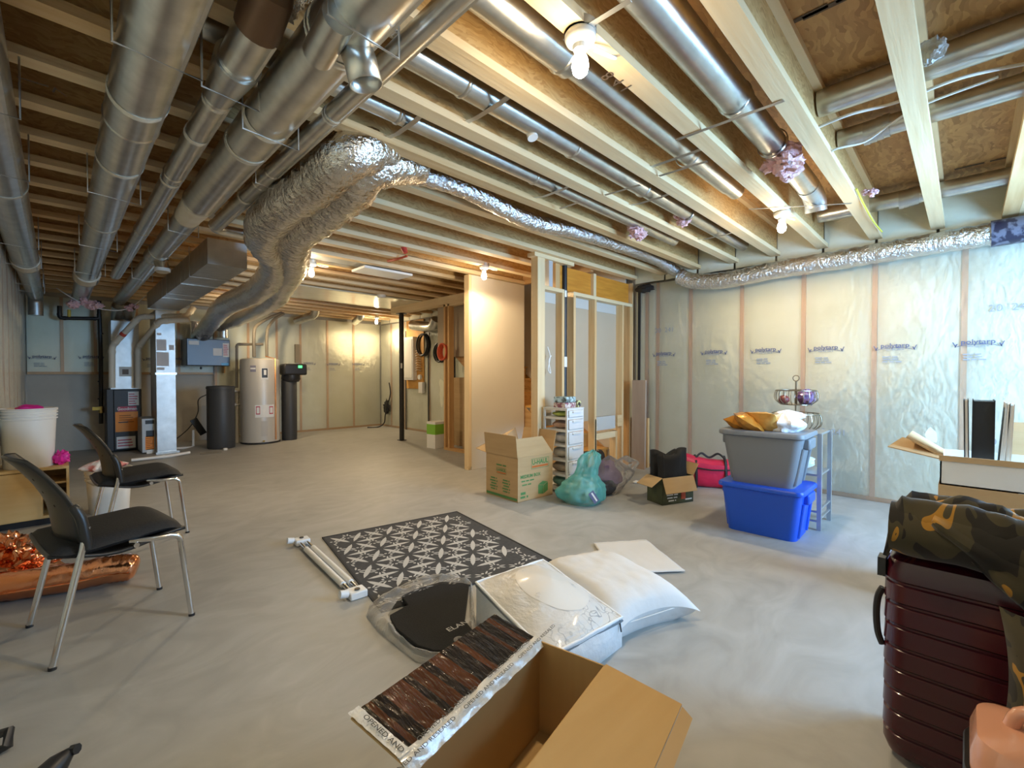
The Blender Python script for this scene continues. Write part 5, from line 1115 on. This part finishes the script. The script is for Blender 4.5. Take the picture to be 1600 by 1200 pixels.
lf = [q(0.01, 0, Hb), q(Lb+.0, 0, Hb), q(Lb+.0, -.19, Hb+.025), q(.01, -.175, Hb+.03)]
panel(lf, 'flap')
def fl(s, t_, dz=.004): a = lf[0]*(1-s)+lf[1]*s; b = lf[3]*(1-s)+lf[2]*s; p = a*(1-t_)+b*t_; return p+Vector((0, 0, dz))
TBR = mat('brown_packing_tape', (.045, .014, .005), .10, 0, (.10, .034, .012), 5, (5, 1, 1), bump=.35, bscale=22, spec=.5)
TBK = mat('dark_packing_tape', (.006, .005, .004), .10, 0, (.022, .012, .007), 5, (5, 1, 1), bump=.35, bscale=22, spec=.5)
TWH = mat('clear_white_tape', (.62, .60, .56), .22, 0, (.74, .72, .68), 20, bump=.5, bscale=30, coat=.6)
cuts = [0, .05, .09, .16, .19, .33, .37, .47, .55, .60, .68, .72, .84, .90, .93, .965]
for i in range(len(cuts)-1):
    s0, s1 = cuts[i], cuts[i+1]
    MB().grid(lambda u, v: fl(s0+(s1-s0)*u, .10+.90*v, .008+.002*noise.noise(Vector(((s0+(s1-s0)*u)*40, v*6, 0)))), 10, 18).build('tape_strip', TBK if i % 2 == 0 else TBR, ob)
MB().grid(lambda u, v: fl(-.02+1.03*u, -.09+.20*v, .009+.006*noise.noise(Vector((u*12, v*3, 3)))-(.02*(1-v*2) if v < .4 else 0)), 50, 6).build('printed_tape', TWH, ob)
MB().grid(lambda u, v: fl(.955+.055*u, .06+.96*v, .0125+.003*noise.noise(Vector((u*3, v*12, 3)))), 5, 24).build('printed_tape', TWH, ob)
TXT = mat('tape_text', (.05, .05, .045), .5)
m = MB(); du = (lf[0]-lf[1]).normalized(); dv = (lf[3]-lf[0]).normalized()
for k, (s, t_) in enumerate(((.72, .075), (.25, .075), (.47, -.04), (.92, -.04), (.03, -.04))): add_text(m, 'OPENED AND RESEALED', frame(fl(s, t_, .0165), du, dv), .0145, bold=.01, sx=1.35)
add_text(m, 'OPENED AND', frame(fl(.982, .45, .0175), -dv, du), .018, bold=.01, sx=1.2); m.build('tape_text', TXT, ob)
# ---- chairs
SEATM = mat('black_seat_fabric', (.012, .012, .013), .7, bump=.15, bscale=120); SHELL = mat('black_shell', (.018, .017, .016), .38)
def chair(name, label, loc, rz):
    o = thing(name, label, 'chair', loc, rz, 'stacking chairs with chrome legs')
    def B(mb, n, m, **k): return mb.build(n, m, o, world=False, **k)
    for s in (-1, 1):
        rl = B(MB().tube([(-.235, s*.255, .004), (-.135, s*.245, .47), (-.125, s*.243, .53)], .0125, 14), 'leg', CHROME)
        fl_ = B(MB().tube([(.245, s*.225, .004), (.205, s*.225, .365)]+arc((.165, s*.225, .37), .04, 0, PI/2, 6, (1, 0, 0), (0, 0, 1))+[Vector((.10, s*.222, .412)), Vector((.02, s*.20, .42))], .0125, 14), 'leg', CHROME)
        for x, y, par in ((-.235, .255, rl), (.245, .225, fl_)):
            f = MB().lathe([(.0135, 0), (.0135, .012)], 12, Matrix.Translation((x, s*y, 0))).build('foot_cap', BLACK, par, world=False)
        B(MB().tube(spline([(-.125, s*.24, .44), (-.132, s*.243, .50), (-.143, s*.240, .57), (-.165, s*.232, .625)], 4), [.019]*12+[.012], 12), 'back_support', SHELL)
    B(MB().tube([(.04, -.225, .40), (.04, .225, .40)], .011, 12), 'cross_bar', CHROME)
    def seat(u, v, top):
        a = 2*u-1; b = 2*v-1; w = .228-.012*a; x = .23*a; z = .437+.016*a+.014*(1-b**4)*(1-a**4)-(.035*max(0, (a-.55)/.45)**2)+.018*max(0, (-a-.6)/.4)**2
        k = (max(0, 1-abs(a)**8)*max(0, 1-abs(b)**8))**.4
        return (x, b*w*(1-.06*abs(a)**6), z+(.030*k if top else -.026*k))
    m = MB().grid(lambda u, v: seat(u, v, 1), 22, 22); m.grid(lambda u, v: seat(u, v, 0), 22, 22); B(m, 'seat', SEATM)
    B(MB().grid(lambda u, v: (-.235+.46*u, (v-.5)*.44, .400-.014*math.sin(PI*v)+.012*math.cos(u*7)+(.02*(2*u-1)**2)), 18, 14), 'seat_shell', SHELL, solid=.014)
    prof = spline([(-.135, 0, .455), (-.143, 0, .53), (-.157, 0, .605), (-.192, 0, .685), (-.243, 0, .765), (-.285, 0, .815)], 4)
    wid = lambda t_: (.215+.025*min(1, t_/.40)) if t_ < .40 else .24-.095*((t_-.40)/.60)**1.1
    def bk(u, v):
        k = min(int(v*(len(prof)-1)), len(prof)-2); f_ = v*(len(prof)-1)-k; p = prof[k]*(1-f_)+prof[k+1]*f_; a = 2*u-1
        return (p.x-.045*(1-a*a)+.0, a*wid(v), p.z+.012*(1-a*a)*(v-.3))
    bo = B(MB().grid(bk, 18, 22), 'backrest', SHELL, solid=.012)
    hm = MB()
    for i in range(3):
        for j in range(3):
            u, v = .26+.24*i+(.06 if j % 2 else 0), .42+.14*j; p = Vector(bk(u, v)); e = Vector(bk(u+.01, v))-p; f_ = Vector(bk(u, v+.01))-p; n_ = e.cross(f_).normalized()
            for sg in (.0065, -.0065): hm.tube([p+n_*sg, p+n_*(sg*1.05)], .006, 10)
    hm.build('perforations', mat('perforation_dark', (.004, .004, .004), .9), bo, world=False)
    return o
ch = chair('stacking_chair', 'black chair with chrome legs standing before the copper balloon', (.165, 2.80, 0), .15)
copy_tree(ch, (.40, 4.23, 0), .06, 'black chair with chrome legs standing before the floor bucket')
# ---- low cabinet, buckets
MAP = mat('maple_veneer', (.66, .43, .16), .5, 0, (.72, .50, .22), 3, (1.2, 1, 8))
cx0, cx1, cy0, cy1 = -.335, .055, 4.97, 5.36; cbx = at_y(62, 780, cy0).x
cb_ = thing('low_cabinet', 'low maple cabinet with one door and open shelves', 'cabinet', ((cx0+cx1)/2, 5.15, 0))
MB().box(cx0, cx1, cy0, cy1, .425, .445).build('top', MAP, cb_); MB().box(cx0, cx1, cy0+.02, cy1, .055, .075).build('bottom', MAP, cb_); MB().box(cx0, cx1, cy1-.012, cy1, .075, .425).build('back', MAP, cb_)
for x in (cx0, cbx, cx1-.016): MB().box(x, x+.016, cy0+.018, cy1, .055, .425).build('side', MAP, cb_)
MB().box(cx0, cbx+.012, cy0-.002, cy0+.016, .06, .42).build('door', MAP, cb_, bevel=.002)
for z in (.20, .31): MB().box(cbx+.016, cx1-.016, cy0+.03, cy1, z, z+.014).build('shelf', MAP, cb_)
MB().box(cx0+.01, cx1-.01, cy0+.06, cy1, 0, .055).build('plinth', BLACK, cb_)
BK = mat('white_bucket_plastic', (.84, .82, .76), .4)
def bucket(label, x, y, z, r0, r1, h, ribs, handle=True):
    o = thing('plastic_bucket', label, 'bucket', (x, y, z)); T = Matrix.Translation((x, y, z)); pr = [(r0*.98, 0), (r0, .006)]
    for t_ in ribs: rr = r0+(r1-r0)*t_; pr += [(rr, h*t_-.006), (rr+.009, h*t_-.003), (rr+.009, h*t_+.006), (rr, h*t_+.009)]
    pr += [(r1, h*.985), (r1+.008, h*.985), (r1+.008, h), (r1-.004, h), (r1-.008, h*.6), (.01, h*.58)]
    MB().lathe(pr, 36, T).build('shell', BK, o)
    if handle: MB().tube([(x+.02+(r1+.015)*math.cos(a), y+(r1+.015)*math.sin(a), z+h*.80-.05*math.sin((a+PI)*1.0)) for a in [-PI+PI*k/14 for k in range(15)]], .004, 6).build('handle', WIREM, o); MB().cbox((x+r1*.96, y-.02, z+h*.62), .02, .03, .045).build('handle_ear', BLACK, o)
    return o
bucket('tall nested white buckets standing on the low cabinet', -.165, 5.125, .445, .138, .158, .455, (.82, .87, .92, .965), False)
bucket('white bucket on the floor behind the farther chair', .30, 5.16, 0, .130, .150, .36, (.78, .86, .93))
MAG = mat('magenta_plastic', (.75, .02, .30), .35, bump=.4, bscale=20)
MB().blob((-.16, 5.13, .895), .075, .07, .03, .3, seed=51).build('pink_cloth', MAG, label='magenta cloth peeking out of the tall bucket', cat='cloth')
MB().blob((.01, 5.10, .495), .052, .06, .055, .45, 3, seed=53, flat=.446).build('pink_packet', MAG, label='crumpled magenta packet on the low cabinet', cat='packet')
drape(MB(), (.27, 5.13, .33), .13, .11, .12, 57, .4).build('plastic_sack', mat('striped_sack', (.80, .76, .72), .5, 0, (.62, .20, .18), 9, contrast=.12), label='white and red plastic sack filling the floor bucket', cat='bag')
# ---- copper foil balloon
COP = mat('copper_foil', (.80, .31, .15), .14, 1, (.90, .42, .22), 6, bump=.22, bscale=14)
bl = thing('foil_balloon', 'copper foil balloon tube and crumpled tail on the floor', 'balloon', (.05, 3.45, 0))
A_ = [(-.25, 3.49, .07), (-.12, 3.42, .075), (.06, 3.36, .075), (.19, 3.32, .085), (.26, 3.30, .08), (.305, 3.285, .068)]
Pq = spline(A_, 8); nP = len(Pq); rr = [.073*(1 if i < nP-9 else max(.10, math.sqrt(max(0, 1-((i-(nP-9))/9)**2)))) for i in range(nP)]
MB().tube(Pq, rr, 24, sq=lambda i, k: 1+.045*noise.noise(Vector((i*.9, k*.9, 1)))+.03*math.sin(i*1.7+k)).build('tube_body', COP, bl, ang=80)
MB().tube([p+Vector((-.02, -.073, -.01)) for p in Pq[:-4]], .005, 6).build('seam', COP, bl)
MB().blob((-.13, 3.66, .10), .13, .14, .10, .7, 2.2, 44, 28, 61, flat=.003).build('crumpled_tail', COP, bl, ang=60); MB().blob((-.19, 3.74, .19), .08, .10, .075, .7, 2.2, 40, 24, 64).build('crumpled_tail', COP, bl, ang=60)
# ---- burgundy suitcase
BUR = mat('burgundy_shell', (.050, .0035, .009), .26, 0, (.060, .0045, .012), 5, coat=.3)
sx0, sy1, sw, sdp, sh = 1.735, .168, .47, .27, .615
su = thing('suitcase', 'ribbed burgundy hard shell suitcase standing upright', 'suitcase', (sx0+sdp/2, sy1-sw/2, 0)); cyy = sy1-sw/2
def rrect(w, d, r, z, n=7, cx=sx0+sdp/2, cy=cyy):
    pts = []
    for ax, ay, a0 in ((1, 1, 0), (-1, 1, PI/2), (-1, -1, PI), (1, -1, 3*PI/2)):
        for k in range(n+1): a = a0+PI/2*k/n; pts.append(Vector((cx+ax*(w/2-r)+r*math.cos(a), cy+ay*(d/2-r)+r*math.sin(a), z)))
    return pts
def loft(rings):
    mb = MB(); n = len(rings[0])
    for r in rings: mb.v += r
    for i in range(len(rings)-1):
        for k in range(n): mb.f.append((i*n+k, i*n+(k+1) % n, (i+1)*n+(k+1) % n, (i+1)*n+k))
    mb.f.append(tuple(range(n))[::-1]); mb.f.append(tuple(range((len(rings)-1)*n, len(rings)*n))); mb.sm = True; return mb
zs_ = [.045, .055]; rings = [rrect(sdp-.07, sw-.07, .04, .018), rrect(sdp-.02, sw-.02, .05, .026), rrect(sdp, sw, .055, .055)]
z = .085
while z < sh-.07: rings += [rrect(sdp, sw, .055, z), rrect(sdp-.010, sw-.010, .05, z+.004), rrect(sdp-.010, sw-.010, .05, z+.010), rrect(sdp+.004, sw+.004, .055, z+.016)]; z += .064
rings += [rrect(sdp, sw, .055, sh-.04), rrect(sdp-.02, sw-.02, .05, sh-.012), rrect(sdp-.07, sw-.07, .04, sh)]
loft(rings).build('shell', BUR, su, ang=35)
MB().box(sx0+sdp/2-.006, sx0+sdp/2+.006, cyy-sw/2-.004, cyy+sw/2+.004, .06, sh-.03).build('zip_line', BLACK, su)
MB().tube(spline([(sx0+.05, sy1+.005, .50), (sx0+.05, sy1+.016, .47), (sx0+.05, sy1+.020, .42), (sx0+.05, sy1+.016, .36), (sx0+.05, sy1+.005, .325)], 5), .009, 8).build('side_handle', BLACK, su)
MB().box(sx0+.02, sx0+.07, sy1-.003, sy1+.016, .545, .60).build('lock', BLACK, su)
for x in (sx0+.05, sx0+sdp-.05):
    for y in (cyy-sw/2+.06, cyy+sw/2-.06): MB().tube([(x-.012, y, .022), (x+.012, y, .016)], .016, 14).build('wheel', BLACK, su)
# ---- blanket heap on the suitcase
def leaf_cloth(name, c1, c2, gold, sc):
    m = bpy.data.materials.new(name); nt = nodes_of(m); n = nt.nodes; l = nt.links; b = n['Principled BSDF']; b.inputs['Roughness'].default_value = .85; b.inputs['Sheen Weight'].default_value = .15
    tc = n.new('ShaderNodeTexCoord'); mp = n.new('ShaderNodeMapping'); mp.inputs['Scale'].default_value = (1, 1.6, 1); mp.inputs['Rotation'].default_value = (.3, .4, .7)
    n1 = n.new('ShaderNodeTexNoise'); n1.inputs['Scale'].default_value = sc; n1.inputs['Detail'].default_value = 1.5; n1.inputs['Distortion'].default_value = .8
    cr = n.new('ShaderNodeValToRGB'); cr.color_ramp.interpolation = 'CONSTANT'; e = cr.color_ramp.elements; e[0].color = (*c1, 1); e[1].color = (*c2, 1); e[1].position = .46; g_ = e.new(.605); g_.color = (*gold, 1); k = e.new(.665); k.color = (*c2, 1)
    l.new(tc.outputs['Object'], mp.inputs['Vector']); l.new(mp.outputs['Vector'], n1.inputs['Vector']); l.new(n1.outputs['Fac'], cr.inputs['Fac']); l.new(cr.outputs['Color'], b.inputs['Base Color']); return m
CAM_ = leaf_cloth('leaf_blanket', (.012, .010, .008), (.055, .045, .022), (.40, .20, .025), 7)
def heap(u, v):
    y = .162-.58*u; x = 1.715+.42*v
    top_ = .63+.17*math.exp(-((v-.12)/.16)**2)*(1-.35*u)+.135*math.exp(-((v-.55)/.18)**2)*(1-.2*u)+.10*math.exp(-((v-.9)/.12)**2)
    top_ += .030*noise.noise(Vector((u*5, v*7, 1)))+.014*noise.noise(Vector((u*11, v*13, 4)))
    edge = min(1, u/.05, (1-u)/.05)
    return (x+.02*noise.noise(Vector((u*4, v*4, 8))), y, .617+max(.004, (top_-.617)*max(0, edge)**.5))
bh = thing('blanket', 'dark leaf patterned blanket heaped on the suitcase', 'blanket', (1.9, -.05, .617))
MB().grid(heap, 34, 40).build('folds', CAM_, bh, solid=.012)
def drop(u, v):                                            # part hanging over the front of the suitcase
    y = .06-.42*u; z0 = .76-.05*u; L_ = .02+.19*min(1, (u*1.9)**.9); x = 1.735-.028-.02*math.sin(v*3)-.018*noise.noise(Vector((u*6, v*4, 2)))
    return (x+.05*(1-v)**3, y, z0-L_*v)
MB().grid(drop, 24, 18).build('hanging_corner', CAM_, bh, solid=.012)
def frontroll(u, v):
    a = 2*PI*v; y = .155-.48*u; r = .070*(1+.15*noise.noise(Vector((u*5, v*3, 3)))); zc = .70-.03*u
    return (1.765+r*1.05*math.cos(a), y, zc+r*math.sin(a))
MB().grid(lambda u, v: frontroll(v, u), 20, 24, True).build('folded_roll', CAM_, bh)
# ---- dark leaf print pouch and peach case in front
o = thing('leaf_print_bag', 'dark leaf print pouch leaning on the suitcase', 'bag', (1.66, -.16, .0))

mbx = cushion(MB(), (0, 0, 0), (1, 0, 0), (0, 1, 0), .34, .30, .11, 7); Mx = Matrix.Translation((1.70, -.215, .40)) @ Matrix.Rotation(-PI/2, 4, 'Y') @ Matrix.Rotation(.0, 4, 'Z'); mbx.v = [Mx @ v for v in mbx.v]; mbx.build('pouch', CAM_, o)
mbx = cushion(MB(), (0, 0, 0), (1, 0, 0), (0, 1, 0), .32, .30, .14, 9); Mx = Matrix.Translation((1.67, -.20, .17)) @ Matrix.Rotation(-PI/2, 4, 'Y'); mbx.v = [Mx @ v for v in mbx.v]; mbx.build('lower_pouch', mat('black_leather', (.012, .012, .013), .35, bump=.2, bscale=60), o)
PEA = mat('peach_shell', (.74, .36, .23), .22, coat=.5)
pc_ = thing('peach_case', 'glossy peach hard shell vanity case', 'case', (1.40, -.205, 0))
loft([rrect(.20, .30, .045, 0, 7, 1.40, -.18), rrect(.22, .33, .055, .03, 7, 1.40, -.18), rrect(.22, .33, .055, .37, 7, 1.40, -.18), rrect(.20, .31, .05, .405, 7, 1.40, -.18), rrect(.14, .24, .04, .42, 7, 1.40, -.18)]).build('shell', PEA, pc_, ang=50)
loft([rrect(.235, .345, .06, .315, 7, 1.40, -.18), rrect(.24, .35, .06, .32, 7, 1.40, -.18), rrect(.24, .35, .06, .33, 7, 1.40, -.18), rrect(.235, .345, .06, .335, 7, 1.40, -.18)]).build('seam_band', BLACK, pc_)
MB().grid(lambda u, v: (1.289-.010*(math.sin(PI*u)*math.sin(PI*v))**.3, -.065-.23*u, .04+.25*v), 16, 16).build('front_bulge', PEA, pc_)
MB().tube(spline([(1.40, -.075, .417), (1.40, -.095, .455), (1.40, -.175, .465), (1.40, -.255, .455), (1.40, -.275, .417)], 5), .013, 10).build('handle', PEA, pc_)
# ---- stacked boxes with books by the right wall
o = carton('storage_box', 'brown carton under the white book box', (3.24, -.19, 0), .46, .56, .625, 0)
wbx = thing('book_box', 'white open box of books with spread flaps', 'box', (3.24, -.19, .628)); x0, x1, y0, y1, z0, z1 = 3.01, 3.47, -.47, .085, .628, .745
WBX = mat('white_board', (.78, .78, .75), .7)
for a_ in ((x0, x0+.006, y0, y1), (x1-.006, x1, y0, y1), (x0, x1, y0, y0+.006), (x0, x1, y1-.006, y1)): MB().box(*a_, z0, z1).build('side_panel', WBX, wbx)
MB().box(x0, x1, y0, y1, z0, z0+.005).build('bottom_panel', WBX, wbx); MB().box(x0-.004, x1, y0, y1+.004, z1, z1+.02).build('rim_fold', CARDD, wbx) if False else MB().box(x0-.005, x0+.001, y0, y1+.004, z1-.005, z1+.022).build('rim_fold', CARD, wbx)
FLC = CARD
MB().sheet([(x0, y1, z1), (x0+.40, y1, z1), (x0+.40, y1+.17, z1+.05), (x0+.03, y1+.20, z1+.035)], .005).build('flap', FLC, wbx)
MB().sheet([(x1, y1, z1), (x0+.10, y1-.01, z1), (x0+.10, y1+.13, z1+.09), (x1, y1+.13, z1+.09)], .008).build('flap', FLC, wbx)
MB().sheet([(x1, y0, z1), (x1, y0+.3, z1), (x1+.10, y0+.3, z1+.16), (x1+.10, y0, z1+.16)], .005).build('flap', FLC, wbx)
G9 = 'books and folders standing in the white box'
def book(label, y, wdt, zt_, m, tilt=0, dep=.19):
    M = Matrix.Translation((x0+.08, y, z0+.006)) @ Matrix.Rotation(tilt, 4, 'X'); b = thing('book', label, 'book', (x0+.08, y, z0+.006), group=G9)
    MB().box(0, dep, -wdt/2, -wdt/2+.004, 0, zt_, M).build('cover', m, b); MB().box(0, dep, wdt/2-.004, wdt/2, 0, zt_, M).build('cover', m, b); MB().box(.004, dep-.006, -wdt/2+.004, wdt/2-.004, .004, zt_-.006, M).build('pages', PAPER if wdt < .045 else BLACK, b); return b
book('thick black folder standing upright in the white box', -.06, .075, .40, BLACK); book('thin black book with pale pages next to the folder', -.008, .018, .40, BLACK, -.02); book('thin pale notebook leaning on the folder', -.115, .016, .39, mat('pale_cover', (.72, .70, .64), .6), .06); book('pale notebook beside the leaning one', -.138, .018, .385, mat('cream_cover', (.66, .58, .48), .6), .03)
# ---- black brackets at the near left
o = thing('tripod_foot', 'black plastic wedge foot lying on the floor', 'tripod foot', P2(95, 1190)); a, b = P2(70, 1215, .02), P2(112, 1172, .05); MB().tube([a, a*.5+b*.5, b], [.035, .03, .012], 10).build('leg_tip', BLACK, o); MB().tube([b, b+Vector((.012, -.012, .004))], .014, 8).build('rubber_pad', BLACK, o)
o = thing('tripod_foot', 'small black hooked bracket near the left wall', 'tripod foot', P2(5, 1170)); a = P2(-10, 1150, .03); MB().tube([a, P2(14, 1142, .05), P2(12, 1165, .02), P2(-8, 1175, .01)], .014, 8).build('hook', BLACK, o)
